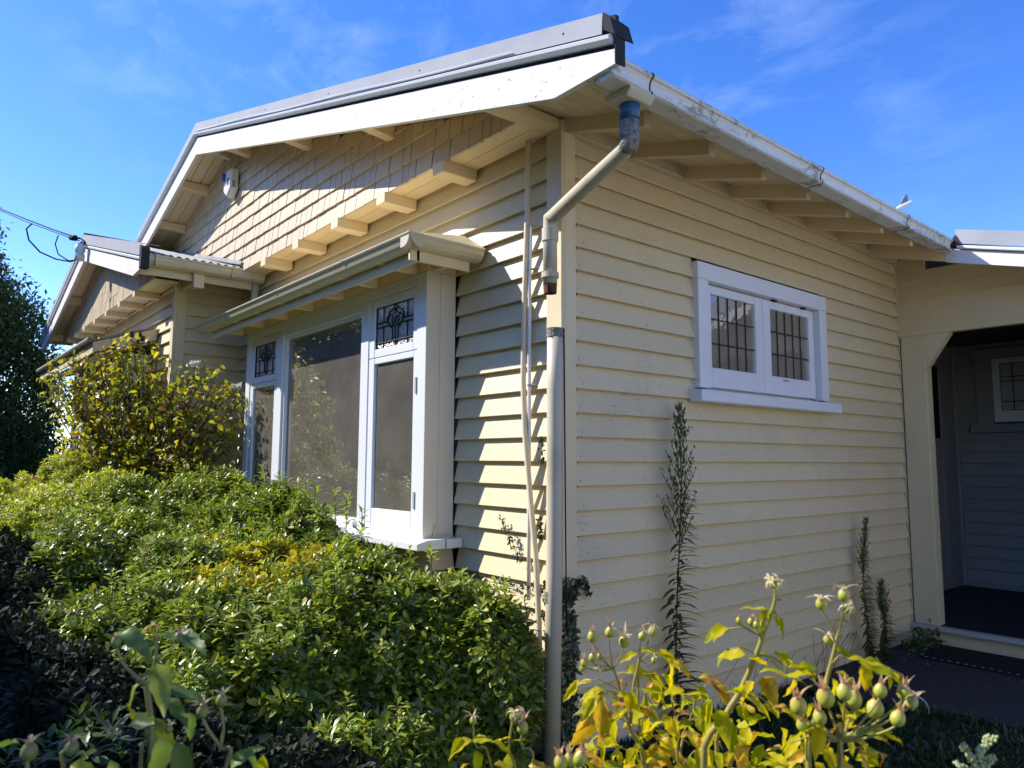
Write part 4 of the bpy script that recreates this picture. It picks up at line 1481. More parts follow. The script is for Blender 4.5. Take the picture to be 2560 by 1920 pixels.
def shrub(name, label, cat, blobs, density, per, size, mats, tm, up=.55, inner=.12, yellow=None, ind=0, base=None, ntw=60, jitter=.25):
    cx = sum(b[0] for b in blobs) / len(blobs)
    cy = sum(b[1] for b in blobs) / len(blobs)
    rt = root(name, (cx, cy, GZ), label, cat)
    P_, N_ = blob_points(blobs, density)
    if yellow is not None:
        yx, yy, yr = yellow
        ym = ((P_[:, 0] - yx) ** 2 + (P_[:, 1] - yy) ** 2 < yr ** 2) & (RS.uniform(size=len(P_)) < .75) & (P_[:, 2] > -.9)
        py_, ny_ = P_[ym], N_[ym]
        P_, N_ = P_[~ym], N_[~ym]
        a = rosettes(py_, ny_, per, size, up, jitter=jitter)
        leaf_mesh('yellow_leaves', tm, a[0], mats_from(a[0], a[1], a[2], a[3]), M['yellow_leaf'], rt)
    a = rosettes(P_, N_, per, size, up, jitter=jitter)
    pos, R_ = a[0], mats_from(a[0], a[1], a[2], a[3])
    if ind:
        # the leaves that show largest are single objects
        v = pos - np.array(CAM)
        dep = v @ np.array(FW)
        sx = (v @ np.array(RT)) / dep * F_PX + 1280
        sy = 960 - (v @ np.array(UP)) / dep * F_PX
        face = np.abs((R_[:, :, 2] / a[3][:, None] * v).sum(1)) / np.linalg.norm(v, axis=1)
        score = a[3] / dep * (.3 + face)
        score[(dep < .3) | (sx < 0) | (sx > 2560) | (sy < 0) | (sy > 1900)] = 0
        nrm = np.concatenate([N_] * per)
        score *= (nrm @ np.array(FW) < -.05)
        order = np.argsort(-score)[:ind]
        meshes = []
        for tv, tf in tm:
            me = bpy.data.meshes.new('leaf')
            me.from_pydata([tuple(q) for q in tv], [], tf)
            me.materials.append(M[mats + '_one'])
            for p in me.polygons:
                p.use_smooth = True
            meshes.append(me)
        for q in order:
            m4 = Matrix([[*R_[q, r], pos[q, r]] for r in range(3)] + [[0, 0, 0, 1]])
            inst(meshes[int(q) % len(meshes)], 'leaf', m4, rt)
        keep = np.ones(len(pos), bool)
        keep[order] = False
        pos, R_ = pos[keep], R_[keep]
    leaf_mesh('foliage', tm, pos, R_, M[mats], rt)
    # inner foliage so that the shrub has a body
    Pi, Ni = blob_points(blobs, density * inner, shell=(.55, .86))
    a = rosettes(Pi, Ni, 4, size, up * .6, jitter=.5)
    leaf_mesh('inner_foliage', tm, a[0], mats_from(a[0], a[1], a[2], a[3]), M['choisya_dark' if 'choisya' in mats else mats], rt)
    # young shoots standing clear of the surface, so that the outline is ragged
    if 'choisya' in mats:
        up_ = np.where(N_[:, 2] > .35)[0]
        sel = RS.choice(up_, min(380, len(up_)), replace=False)
        hh = RS.uniform(.03, .15, len(sel))
        tips_ = P_[sel] + np.array([0, 0, 1.0]) * hh[:, None] + RS.normal(size=(len(sel), 3)) * .015
        twigs(rt, [tuple(q) for q in P_[sel] - np.array([0, 0, .05])], [tuple(q) for q in tips_], .0035, .0025, bend=.05, name='shoot_stems')
        T2 = np.concatenate([tips_, tips_ - np.array([0, 0, .035])])
        a = rosettes(T2, np.tile([0, 0, 1.0], (len(T2), 1)), 6, size * .85, .9, jitter=.2)
        leaf_mesh('young_leaves', tm, a[0], mats_from(a[0], a[1], a[2], a[3]), M['shoot'], rt)
    st, en = [], []
    for q in RS.choice(len(P_), min(ntw, len(P_)), replace=False):
        b = blobs[RS.randint(len(blobs))]
        st.append((b[0] + random.uniform(-.25, .25), b[1] + random.uniform(-.2, .2), GZ))
        en.append(tuple(P_[q]))
    twigs(rt, st, en)
    return rt


k_one = leafmat('glossy_green_leaf_single', [(0, (.085, .135, .02)), (.35, (.15, .21, .028)), (.7, (.25, .31, .035)), (.93, (.38, .40, .04)), (.975, (.50, .42, .05)), (1, (.22, .10, .04))], rough=.36, trans=.28, spec=.65, per='object')
M['choisya_one'] = k_one

M['shoot'] = leafmat('young_shoot_leaf', [(0, (.17, .26, .03)), (.6, (.30, .38, .045)), (1, (.46, .46, .06))], rough=.38, trans=.35)
TC = [T_CHOI, T_CHOI2]
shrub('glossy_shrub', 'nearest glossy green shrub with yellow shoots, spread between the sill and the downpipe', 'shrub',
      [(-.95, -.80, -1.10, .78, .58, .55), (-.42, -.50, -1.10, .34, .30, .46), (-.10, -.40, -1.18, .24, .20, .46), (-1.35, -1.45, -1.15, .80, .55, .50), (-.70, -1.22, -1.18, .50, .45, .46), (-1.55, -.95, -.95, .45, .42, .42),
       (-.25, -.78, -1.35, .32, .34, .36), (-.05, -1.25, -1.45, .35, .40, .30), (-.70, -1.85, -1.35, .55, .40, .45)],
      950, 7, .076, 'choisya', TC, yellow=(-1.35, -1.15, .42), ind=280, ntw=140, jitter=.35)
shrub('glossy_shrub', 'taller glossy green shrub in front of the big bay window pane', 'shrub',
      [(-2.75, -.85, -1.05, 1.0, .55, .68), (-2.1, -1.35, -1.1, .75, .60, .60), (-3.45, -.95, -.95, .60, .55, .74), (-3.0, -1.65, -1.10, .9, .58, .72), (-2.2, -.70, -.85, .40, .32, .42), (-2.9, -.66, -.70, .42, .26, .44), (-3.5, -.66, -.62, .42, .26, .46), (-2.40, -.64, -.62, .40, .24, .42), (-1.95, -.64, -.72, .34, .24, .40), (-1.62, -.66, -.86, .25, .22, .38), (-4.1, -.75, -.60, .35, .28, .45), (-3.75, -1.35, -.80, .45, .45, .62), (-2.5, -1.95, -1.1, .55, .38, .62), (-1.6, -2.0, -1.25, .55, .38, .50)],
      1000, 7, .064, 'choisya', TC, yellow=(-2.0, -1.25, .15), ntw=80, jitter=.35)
shrub('lime_shrub', 'fine leaved lime green shrub at the far end of the bushes', 'shrub',
      [(-4.9, -1.72, -1.1, 1.15, .52, .82), (-6.3, -1.65, -1.2, 1.2, .52, 1.0), (-4.1, -1.85, -1.1, .8, .50, .82), (-5.5, -1.5, -.7, .5, .4, .75), (-4.5, -1.4, -.7, .45, .4, .6), (-6.0, -2.0, -1.0, .6, .32, .75), (-4.8, -2.05, -1.05, .5, .3, .7)],
      1500, 7, .050, 'fine_leaf', [T_SMALL], up=.45, ntw=60, jitter=.4)
M['shade_leaf'] = leafmat('shade_painted_leaf', [(0, (.012, .022, .012)), (.7, (.022, .035, .018)), (1, (.05, .045, .03))], rough=.6, trans=.12, spec=.15)  # same hedge in shade: the darkness is put into the leaf colour
shrub('painted_shade_shrub', 'hedge foliage with deep shade painted into its blackish leaves at the lower left, in front of the lime shrub', 'shrub',
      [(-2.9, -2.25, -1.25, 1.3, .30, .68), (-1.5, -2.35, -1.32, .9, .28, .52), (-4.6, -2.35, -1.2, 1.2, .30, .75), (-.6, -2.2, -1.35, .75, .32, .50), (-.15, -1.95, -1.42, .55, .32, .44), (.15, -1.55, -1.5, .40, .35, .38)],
      1300, 7, .07, 'shade_leaf', TC, ntw=40, jitter=.4)
# rusty dead flower heads on top of it
fl = root('dead_flower_heads', (-5.6, -1.75, -.15), 'two flat rusty orange flower heads on top of the lime green shrub', 'flower')
for c_ in (at(185, 1190, 7.3), at(125, 1200, 7.3)):
    n = 260
    p = np.array(c_) + RS.normal(size=(n, 3)) * np.array([.08, .08, .025])
    leaf_mesh('flower_head', [T_SMALL], p, mats_from(p, unit(n), unit(n), np.full(n, .035)), M['red_tip'], fl)

# upright leafy shoots standing above the shrub in front of the glass
sh = root('upright_shoots', (-3.4, -.75, GZ), 'young upright shoots with bright whorls rising before the bay window', 'shoots')
st, en, tip = [], [], []
for px, py, yy in ((655, 1165, -.75), (700, 1190, -.75), (590, 1180, -.8), (742, 1205, -.7), (790, 1215, -.7), (835, 1225, -.7), (868, 1248, -.7), (480, 1190, -.9), (540, 1210, -.85), (620, 1215, -.8), (905, 1275, -.65), (440, 1160, -1.0), (508, 1172, -.95)):
    p = on(px, py, 'y', yy)
    st.append((p.x + random.uniform(-.05, .05), p.y, p.z - .38))
    en.append(tuple(p))
    for dz, in ((0,), (-.045,), (-.10,), (-.15,)):
        tip.append((p.x, p.y, p.z + dz))
twigs(sh, st, en, .004, .003, bend=.04)
tip = np.array(tip)
a = rosettes(tip, np.tile([0, 0, 1.0], (len(tip), 1)), 8, .062, 1.0, jitter=.12)
leaf_mesh('foliage', TC, a[0], mats_from(a[0], a[1], a[2], a[3]), M['shoot'], sh)

# ---- old rose against the wing: arching canes, sparse yellowing leaves
rb = root('old_rose_bush', (-4.9, -1.05, GZ), 'sprawling old rose with yellowing leaves and dry hips before the far wing', 'rose bush')
base_p = Vector((-4.75, -1.0, -.75))
tips = [(118, 905, -6.0), (150, 895, -6.0), (185, 880, -5.8), (140, 975, -5.8), (275, 850, -5.6), (320, 835, -5.5), (130, 930, -5.9), (165, 965, -5.8), (215, 925, -5.6), (255, 880, -5.6), (300, 895, -5.5), (330, 850, -5.4), (352, 862, -5.4), (395, 885, -5.2), (420, 935, -5.0), (395, 990, -4.9), (455, 915, -4.8),
        (500, 925, -4.6), (540, 925, -4.5), (575, 960, -4.4), (595, 970, -4.3), (600, 1040, -4.3), (585, 1110, -4.3), (190, 1010, -5.6), (230, 1060, -5.3), (250, 990, -5.5), (310, 960, -5.3), (360, 960, -5.1), (470, 990, -4.8), (520, 1000, -4.6), (550, 1060, -4.5), (205, 1090, -5.4), (300, 1050, -5.2)]
st, en, lp = [], [], []
mb = MB()
for px, py, xx in tips:
    e = on(px, py, 'x', xx)
    for rep in range(3):
        e2 = e + Vector((random.uniform(-.15, .15), random.uniform(-.12, .12), random.uniform(-.12, .04))) * (rep > 0)
        s_ = base_p + Vector((random.uniform(-.15, .15), random.uniform(-.12, .12), 0))
        m1 = s_.lerp(e2, .45) + Vector((random.uniform(-.1, .1), random.uniform(-.1, .1), .18 + random.uniform(-.1, .15)))
        pts = [s_]
        for t in (.2, .4, .6, .8, .93, 1):
            pts.append((1 - t) ** 2 * s_ + 2 * t * (1 - t) * m1 + t * t * e2 + Vector((random.uniform(-1, 1), random.uniform(-1, 1), random.uniform(-1, 1))) * .02)
        mb.tube(pts, [.012, .010, .008, .007, .006, .004, .003], 4)
        for t in np.arange(.35, 1.0, .045):
            lp.append(tuple((1 - t) ** 2 * s_ + 2 * t * (1 - t) * m1 + t * t * e2))
tag(mb.build('stems', M['twig'], rb, smooth=True), kind='stuff')
MB().tube([(-4.78, -1.0, GZ), (-4.70, -1.02, -1.2), (-4.76, -1.0, -.72), (-4.70, -1.0, -.45)], [.05, .045, .05, .02], 8).build('trunk', M['bark'], rb, smooth=True)
lp = np.array(lp)
lp = np.repeat(lp, 4, 0) + RS.normal(size=(len(lp) * 4, 3)) * np.array([.09, .07, .07])
n = len(lp)
zz = np.tile([0, 0, 1.0], (n, 1)) + RS.normal(size=(n, 3)) * .7
leaf_mesh('foliage', [T_WIDE, T_SMALL], lp, mats_from(lp, unit(n) + np.array([0, 0, -.25]), zz, RS.uniform(.03, .085, n)), M['rose_far'], rb)
mb = MB()
for px, py in ((330, 838), (352, 838), (345, 858), (372, 862), (357, 848), (285, 870), (268, 880), (388, 880), (400, 893), (440, 915), (240, 925), (222, 930), (448, 908)):
    p = on(px, py, 'x', -5.4)
    mb.lathe([(0, -.03), (.018, -.02), (.022, 0), (.014, .02), (.02, .035), (0, .03)], p, (random.uniform(-.4, .4), random.uniform(-.4, .4), 1), 7)
tag(mb.build('dry_hips', M['twig'], rb, smooth=True), kind='stuff')
for px, py in ((492, 912), (592, 968)):
    p = on(px, py, 'x', -4.5)
    n = 14
    q = np.tile(np.array(p), (n, 1)) + RS.normal(size=(n, 3)) * .01
    M['petal'] = M.get('petal') or leafmat('white_rose_petal', [(0, (.62, .62, .56)), (1, (.74, .73, .66))], rough=.5, trans=.3, trans_col=(1, 1, .9))
    leaf_mesh('flower', [T_WIDE], q, mats_from(q, unit(n) + np.array([0, 0, .4]), unit(n), np.full(n, .065)), M['petal'], rb)

# ---- trees


def tree(name, label, base, blobs, density, size, mat, trunk_r=.16, group=None, ntw=40, tm=None, core=None):
    rt = root(name, base, label, 'tree', group)
    P_, N_ = blob_points(blobs, density, shell=(.45, 1.08), bump=.22, fscale=3.4)
    n = len(P_)
    x = unit(n) + np.array([0, 0, -.2])
    z = unit(n) * .8 + np.array([0, 0, 1.0])
    leaf_mesh('crown', tm or [T_SMALL], P_, mats_from(P_, x, z, size * RS.uniform(.7, 1.3, n)), M[mat], rt)
    b = Vector(base)
    top_ = Vector((np.mean([q[0] for q in blobs]), np.mean([q[1] for q in blobs]), max(q[2] for q in blobs)))
    MB().tube([b, b.lerp(top_, .3) + Vector((.1, .05, 0)), b.lerp(top_, .7), top_], [trunk_r, trunk_r * .8, trunk_r * .5, trunk_r * .2], 9).build('trunk', M['bark'], rt, smooth=True)
    st, en = [], []
    for q in RS.choice(n, ntw, replace=False):
        t = random.uniform(.25, .9)
        st.append(tuple(b.lerp(top_, t)))
        en.append(tuple(P_[q]))
    twigs(rt, st, en, trunk_r * .25, .008, mat='bark', name='limbs')
    return rt


tree('pale_tree', 'tall grey green tree against the sky at the left edge', (-13.5, -2.6, GZ),
     [(-13.6, -2.7, 3.3, 1.2, 1.1, 1.5), (-13.4, -2.1, 2.0, 1.3, 1.3, 1.5), (-13.0, -3.1, 1.3, 1.5, 1.3, 1.6), (-13.6, -1.6, .6, 1.2, 1.1, 1.5), (-13.5, -3.5, 3.4, 1.0, .9, 1.4), (-13.4, -1.25, 1.2, .7, .6, .9)], 1500, .10, 'tree_leaf')
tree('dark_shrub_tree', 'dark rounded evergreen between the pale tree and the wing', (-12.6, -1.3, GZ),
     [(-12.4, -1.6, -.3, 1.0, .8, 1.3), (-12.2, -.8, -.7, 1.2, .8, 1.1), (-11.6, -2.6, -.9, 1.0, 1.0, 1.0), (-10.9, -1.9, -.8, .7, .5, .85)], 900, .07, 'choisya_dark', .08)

# tall street hedge opposite the house, mostly out of frame: throws the shade over the near edge of the bushes and shows in the panes
th = root('tall_hedge', (-6, -5.9, GZ), 'tall clipped garden hedge with yellowing leaves facing the bay window', 'hedge')
MB().box(-13.5, -.75, -6.5, -5.45, GZ, 3.05).build('hedge_core', M['dark'], th)
n = 26000
p = np.stack([RS.uniform(-13.7, -.55, n), RS.uniform(-6.7, -5.2, n), RS.uniform(GZ, 3.3, n)], 1)
k_ = (p[:, 1] > -5.4) | (p[:, 2] > 3.0) | (p[:, 0] > -.8)
p = p[k_]
p[:, 2] += .14 * np.sin(p[:, 0] * 2.3) * (p[:, 2] > 3.0) + .1 * np.sin(p[:, 0] * 5.9) * (p[:, 2] > 3.0)
n = len(p)
leaf_mesh('foliage', [T_WIDE], p, mats_from(p, unit(n) + np.array([0, .5, 0]), unit(n) + np.array([0, .6, .6]), RS.uniform(.06, .13, n)), M['hedge_leaf'], th)

for (x, y, h_, lb) in ((-10.5, -15, 8.5, 'large dark tree across the street straight before the bay'), (-16, -15, 8.5, 'large dark tree across the street beside the one before the bay'), (-17, -6.8, 4.6, 'small dark street tree closest to the pale tree'), (-20.5, -7.8, 5.0, 'second dark street tree beyond the pale tree'), (-24.5, -9, 5.6, 'third dark street tree beyond the pale tree'), (-29, -10.5, 6.5, 'fourth dark street tree beyond the pale tree'), (-34, -11, 7.5, 'farthest dark street tree')):
    tree('street_tree', lb, (x, y, GZ), [(x, y, h_ - 3.5, 3.4, 2.2, 3.4), (x + .5, y, h_ - 6.5, 3.2, 2, 3), (x - 1.5, y + .8, h_ - 5, 2.4, 2.0, 2.4), (x + 1.6, y + .5, h_ - 4.8, 2.2, 2.0, 2.2)], 60, .42, 'tree_leaf', .25, group='street trees mirrored in the window panes')
# the neighbour's house beyond the added drive, outside the picture on the right
NH = root('neighbour_house', (7.5, 4, GZ), 'pale weatherboard neighbouring house facing the shaded side wall', 'house')
M['pale'] = paint('neighbour_white_paint', (.74, .70, .60), dirt_amt=.1)
MB().box(7.36, 12, -3.5, 13, GZ, 2.2).build('wall', M['pale'], NH)
for k in range(26):
    z0 = GZ + .1 + k * .145
    MB().sweep([(0, z0), (.03, z0), (.03, z0 + .15), (.022, z0 + .15)], (7.33, -3.5, 0), (7.33, 13, 0), (1, 0, 0), (0, 0, 1)).build('weatherboard', M['pale'], NH)
MB().sweep([(6.7, 2.15), (6.7, 2.32), (9.6, 3.6), (12.6, 2.32), (12.6, 2.15), (9.6, 3.42)], (0, -4.0, 0), (0, 13.5, 0), (1, 0, 0), (0, 0, 1)).build('roof', M['iron'], NH)
MB().sweep([(6.66, 2.05), (9.6, 3.35), (12.6, 2.05), (12.6, 2.3), (9.6, 3.62), (6.66, 2.3)], (0, -4.05, 0), (0, -4.01, 0), (1, 0, 0), (0, 0, 1)).build('barge_board', M['white'], NH)
for y in (0.5, 5.5, 9.5):
    nw = MB().box(7.27, 7.34, y, y + 1.5, -.1, 1.3).build('window', M['white'], NH)
    MB().box(7.26, 7.268, y + .08, y + 1.42, 0, 1.2).build('pane', M['black'], nw)

# unseen dark trees added behind the photographer to keep light off the hedge face
for (x, y, h_, lb) in ((.8, -6.6, 2.6, 'unseen dark tree added behind the viewer to block light, beside the end of the tall hedge'), (3.6, -6.6, 3.2, 'unseen dark tree added straight behind the viewer to block light')):
    tree('light_blocking_tree', lb, (x, y, GZ), [(x, y, h_ - 1.6, 1.5, 1.2, 1.9), (x + .4, y + .2, -.6, 1.4, 1.1, 1.1)], 330, .13, 'choisya_dark', .12)

# ---- ivy round the foot of the corner and under the lowest boards
iv = root('ivy_vine', (.02, -.03, GZ), 'dark ivy climbing the corner board behind the foot of the downpipe', 'ivy')
lp, nn = [], []
for k in range(900):
    z = GZ + 1.0 * random.random() ** 1.2
    wdt = .10 * (1 - (z - GZ) / 1.25)
    if random.random() < .7:
        lp.append((.016 + random.uniform(0, .03), random.uniform(-.03, .05 + wdt * .6), z))
        nn.append((1, -.3, .3))
    else:
        lp.append((random.uniform(-.12, .02), -.02 - random.uniform(0, .03), z))
        nn.append((.2, -1, .3))
for k in range(120):
    t = random.random()
    q = on(1415 + 60 * t, 1470 + 25 * math.sin(t * 7) + random.uniform(-8, 10), 'x', .02)
    lp.append(tuple(q))
    nn.append((1, 0, .2))
lp, nn = np.array(lp), np.array(nn, float)
n = len(lp)
leaf_mesh('foliage', [T_WIDE], lp, mats_from(lp, unit(n) + np.array([0, 0, -.5]), nn + RS.normal(size=(n, 3)) * .35, RS.uniform(.018, .038, n)), M['ivy'], iv)
mb = MB()
for k in range(8):
    y = random.uniform(-.02, .10)
    mb.tube([(.012, y + random.uniform(-.03, .03), GZ + q * random.uniform(.9, 1.1)) for q in (0, .2, .4, .6, .75)], .003, 4)
tag(mb.build('stems', M['twig'], iv), kind='stuff')
iv2 = root('ivy_trail', (-.5, -.02, -.7), 'straggling ivy shoots growing along two weatherboard edges beside the bay sill', 'ivy')
lp = []
for k in range(230):
    x = -1.02 + .9 * random.random()
    z = -.703 if random.random() < .5 else -.843
    if z < -.8 and x < -.95:
        continue
    lp.append((x, -.012 - random.uniform(0, .02), z - random.uniform(-.002, .022)))
for k in range(90):
    t = random.random()
    q = on(1250 + 50 * t + random.uniform(-6, 6), 1290 + 115 * t, 'y', -.03)
    lp.append(tuple(q))
for k in range(50):
    t = random.random()
    q = on(1353 + random.uniform(-4, 4), 1090 + 70 * t, 'y', -.03)
    lp.append(tuple(q))
for k in range(50):
    t = random.random()
    q = on(1350 + random.uniform(-4, 4), 1290 + 60 * t, 'y', -.03)
    lp.append(tuple(q))
lp = np.array(lp)
n = len(lp)
leaf_mesh('foliage', [T_WIDE], lp, mats_from(lp, unit(n) + np.array([0, 0, -.6]), np.tile([.1, -1, .3], (n, 1)) + RS.normal(size=(n, 3)) * .4, RS.uniform(.012, .026, n)), M['ivy'], iv2)
mb = MB()
mb.tube([on(1250, 1290, 'y', -.02), on(1262, 1330, 'y', -.02), on(1290, 1370, 'y', -.02), on(1300, 1410, 'y', -.02)], .002, 4)
mb.tube([(-1.0, -.01, -.705), (-.5, -.01, -.708), (-.15, -.01, -.705)], .002, 4)
mb.build('stems', M['twig'], iv2)

# ---- fleabane weeds at the foot of the side wall


def fleabane(x, y, zt, label, leaf=.115, r_=.007, panicle=.45, plume=.13):
    rt = root('tall_weed', (x, y, GZ), label, 'weed')
    h = zt - GZ
    mb = MB()
    ph_ = random.uniform(0, 6)
    bend = [Vector((x + .012 * math.sin(k * .7 + ph_), y + .014 * math.sin(k * .8 + ph_) + .05 * (k / 8) ** 2, GZ + h * k / 8)) for k in range(9)]
    mb.tube(bend, [r_ * (1 - .75 * k / 8) for k in range(9)], 6)
    f_at = lambda t: bend[min(int(t * 8), 7)].lerp(bend[min(int(t * 8), 7) + 1], t * 8 - min(int(t * 8), 7))
    lv, lx, ls = [], [], []
    t = .04
    k = 0
    while t < 1 - panicle * .55:
        p = f_at(t)
        a_ = k * 2.4 + random.uniform(-.3, .3)
        d = Vector((abs(math.cos(a_)) * .55, math.sin(a_), random.uniform(.15, .55)))
        lv.append(tuple(p))
        lx.append(tuple(d))
        ls.append(leaf * (1.05 - .55 * t) * random.choice([.45, .8, 1, 1.1, 1.3]) * random.uniform(.85, 1.15))
        t += .0028 + .0015 * t
        k += 1
    sp_, sx_, ss_ = [], [], []
    for q in range(70):
        tt = 1 - panicle + panicle * q / 70
        p = f_at(tt)
        a_ = q * 2.4
        ln = plume * (1 - (tt - (1 - panicle)) / panicle) ** .6 + .012
        d = Vector((math.cos(a_) * .5, math.sin(a_), 1.5)).normalized()
        e = p + d * ln * random.uniform(.9, 2.3)
        mb.tube([p, p.lerp(e, .5) + Vector((0, 0, -.004)), e], .002, 3, cap=False)
        for z_ in range(9):
            u = random.uniform(.35, 1.05)
            sp_.append(tuple(p.lerp(e, u) + Vector((random.uniform(-1, 1), random.uniform(-1, 1), random.uniform(-1, 1))) * .010))
            sx_.append((random.uniform(-.3, .3), random.uniform(-.3, .3), 1))
            ss_.append(random.uniform(.10, .20) * plume * 1.25)
    mb.build('stem', M['weed'], rt, smooth=True)
    lv, lx, ls = map(np.array, (lv, lx, ls))
    leaf_mesh('foliage', [T_LANCE], lv, mats_from(lv, lx, np.tile([0, 0, 1.0], (len(lv), 1)), ls * 1.3), M['weed'], rt)
    sp_, sx_, ss_ = map(np.array, (sp_, sx_, ss_))
    leaf_mesh('flower_panicle', [T_SMALL], sp_, mats_from(sp_, sx_, unit(len(sp_)), ss_), M['weed'], rt)
    return rt


fleabane(.075, .91, .335, 'tallest weed, feathery topped, growing against the side wall left of the white window')
fleabane(.085, 3.37, -.48, 'slender weed near the porch end of the side wall, the taller of that pair', leaf=.085, r_=.006, panicle=.4, plume=.07)
fleabane(.10, 3.63, -1.03, 'short branching weed right beside the slender weed near the porch', leaf=.08, r_=.005, panicle=.5, plume=.08)
# low leafy tuft and dry stalks
tf = root('leafy_tuft', (.12, 4.25, GZ), 'low dark leafy tuft in the corner by the porch step', 'weed')
n = 260
p = np.array([.13, 4.22, GZ]) + np.abs(RS.normal(size=(n, 3))) * np.array([.07, .0, .07]) + RS.normal(size=(n, 3)) * np.array([0, .13, 0])
leaf_mesh('foliage', [T_WIDE], p, mats_from(p, unit(n) + np.array([.3, 0, .6]), unit(n) + np.array([0, 0, .8]), RS.uniform(.03, .06, n)), M['weed'], tf)
dr = root('dry_stalks', (.12, 2.0, GZ), 'thin dry seeding stalks splayed along the foot of the side wall', 'weed')
mb = MB()
sp_ = []
for k in range(34):
    y = random.choice([1.45, 2.45, 2.6, 2.75, 2.2]) + random.uniform(-.15, .15)
    x = random.uniform(.06, .22)
    e = Vector((x + random.uniform(.0, .1), y + random.uniform(-.22, .3), GZ + random.uniform(.15, .46)))
    mb.tube([(x, y, GZ), (x, y + (e.y - y) * .3, GZ + (e.z - GZ) * .6), e], .0015, 3, cap=False)
    for q in range(3):
        sp_.append(tuple(e + Vector((0, random.uniform(-.02, .02), random.uniform(-.05, .01)))))
tag(mb.build('stalk', M['twig'], dr), kind='stuff')
sp_ = np.array(sp_)
leaf_mesh('seed_head', [T_SMALL], sp_, mats_from(sp_, unit(len(sp_)), unit(len(sp_)), np.full(len(sp_), .013)), M['weed'], dr)

# ---- fallen leaves on the path and the soil
n = 420
p = np.stack([RS.uniform(.05, 3.2, n), RS.uniform(1.0, 4.45, n), np.full(n, GZ + .014)], 1)
p[: n // 3, 0] = .06 + np.abs(RS.normal(size=n // 3)) * .12
M['litter'] = leafmat('dry_leaf_litter', [(0, (.10, .06, .03)), (.6, (.20, .13, .05)), (1, (.34, .27, .08))], rough=.8, trans=.1)
leaf_mesh('fallen_leaves', [T_WIDE, T_SMALL], p, mats_from(p, unit(n) * np.array([1, 1, .1]), np.tile([0, 0, 1.0], (n, 1)) + RS.normal(size=(n, 3)) * .3, RS.uniform(.012, .035, n)), M['litter'])

# ---- lawn and low weeds on the near right
n = 30000
gx, gy = RS.uniform(-.1, 3.6, n), RS.uniform(-.6, 2.55, n)
lim = np.interp(gx, [e[0] for e in edge], [e[1] for e in edge])
k_ = (gy < lim + RS.normal(size=n) * .03)
gx, gy = gx[k_], gy[k_]
n = len(gx)
p = np.stack([gx, gy, np.full(n, GZ)], 1)
bald = np.array([noise.noise(Vector((a * 2.2, b * 2.2, 0))) for a, b in zip(gx, gy)])
hh_ = RS.uniform(.02, .05, n) * (1 + .7 * bald)
o = leaf_mesh('grass', [T_SMALL, T_LANCE], p, mats_from(p, RS.normal(size=(n, 3)) * .55 + np.array([0, 0, 1.0]), unit(n), hh_ * 1.2), M['grass'])
# ================================================================== FOREGROUND ROSES
def rose_leaf_mesh(seed, mat):
    rs = np.random.RandomState(seed)
    nseg = 9
    v, f = [], []
    curl, fold, tw = rs.uniform(.1, .7), rs.uniform(.2, .75), rs.uniform(-.7, .7)
    wmax = rs.uniform(.19, .27)
    for i in range(nseg):
        t = i / (nseg - 1)
        w_ = wmax * (math.sin(math.pi * min(1, t ** .8)) ** .75) * (1 - .25 * t) + .006
        if 0 < i < nseg - 1:
            w_ *= 1 + .10 * (-1) ** i
        zc = -curl * t * t + .03 * math.sin(t * 9)
        for sg in (-1, -.5, 0, .5, 1):
            y = sg * w_
            z = zc + abs(y) * fold + .025 * math.sin(t * 14 + sg * 3) * abs(sg)
            a_ = tw * t
            v.append((t, y * math.cos(a_), z + y * math.sin(a_)))
    for i in range(nseg - 1):
        for j in range(4):
            a, b = 5 * i + j, 5 * i + 5 + j
            f.append((a, a + 1, b + 1, b))
    me = bpy.data.meshes.new('leaf')
    me.from_pydata(v, [], f)
    me.materials.append(mat)
    for p in me.polygons:
        p.use_smooth = True
    return me


M['rl_green'] = leafmat('lime_rose_leaf', [(0, (.32, .38, .012)), (.5, (.52, .50, .012)), (1, (.68, .56, .015))], rough=.45, trans=.5, spec=.2, per='object', vein=.5, spots=.12, trans_col=(1.3, 1.2, .12))
M['rl_yellow'] = leafmat('spotted_yellow_rose_leaf', [(0, (.55, .42, .02)), (1, (.70, .46, .03))], rough=.4, trans=.4, per='object', vein=.3, spots=.7, trans_col=(1.1, 1.0, .4))
M['rl_orange'] = leafmat('orange_rose_leaf', [(0, (.55, .22, .03)), (1, (.60, .33, .05))], rough=.45, trans=.35, per='object', vein=.3, spots=.5, trans_col=(1.1, .9, .4))
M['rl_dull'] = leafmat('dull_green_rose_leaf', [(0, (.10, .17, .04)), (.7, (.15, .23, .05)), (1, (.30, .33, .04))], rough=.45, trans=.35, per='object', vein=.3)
LM = {k: [rose_leaf_mesh(s_ + i, M[k]) for i in range(5)] for k, s_ in (('rl_green', 10), ('rl_yellow', 30), ('rl_orange', 50), ('rl_dull', 70))}


def stemmat(name, c1, c2):
    return simple(name, c1, .45, 0, .4, 0, 12, .15, c2)


M['cane'] = stemmat('green_rose_cane', (.26, .27, .05), (.33, .25, .08))
M['cane_dull'] = stemmat('dull_rose_cane', (.20, .23, .08), (.28, .24, .10))


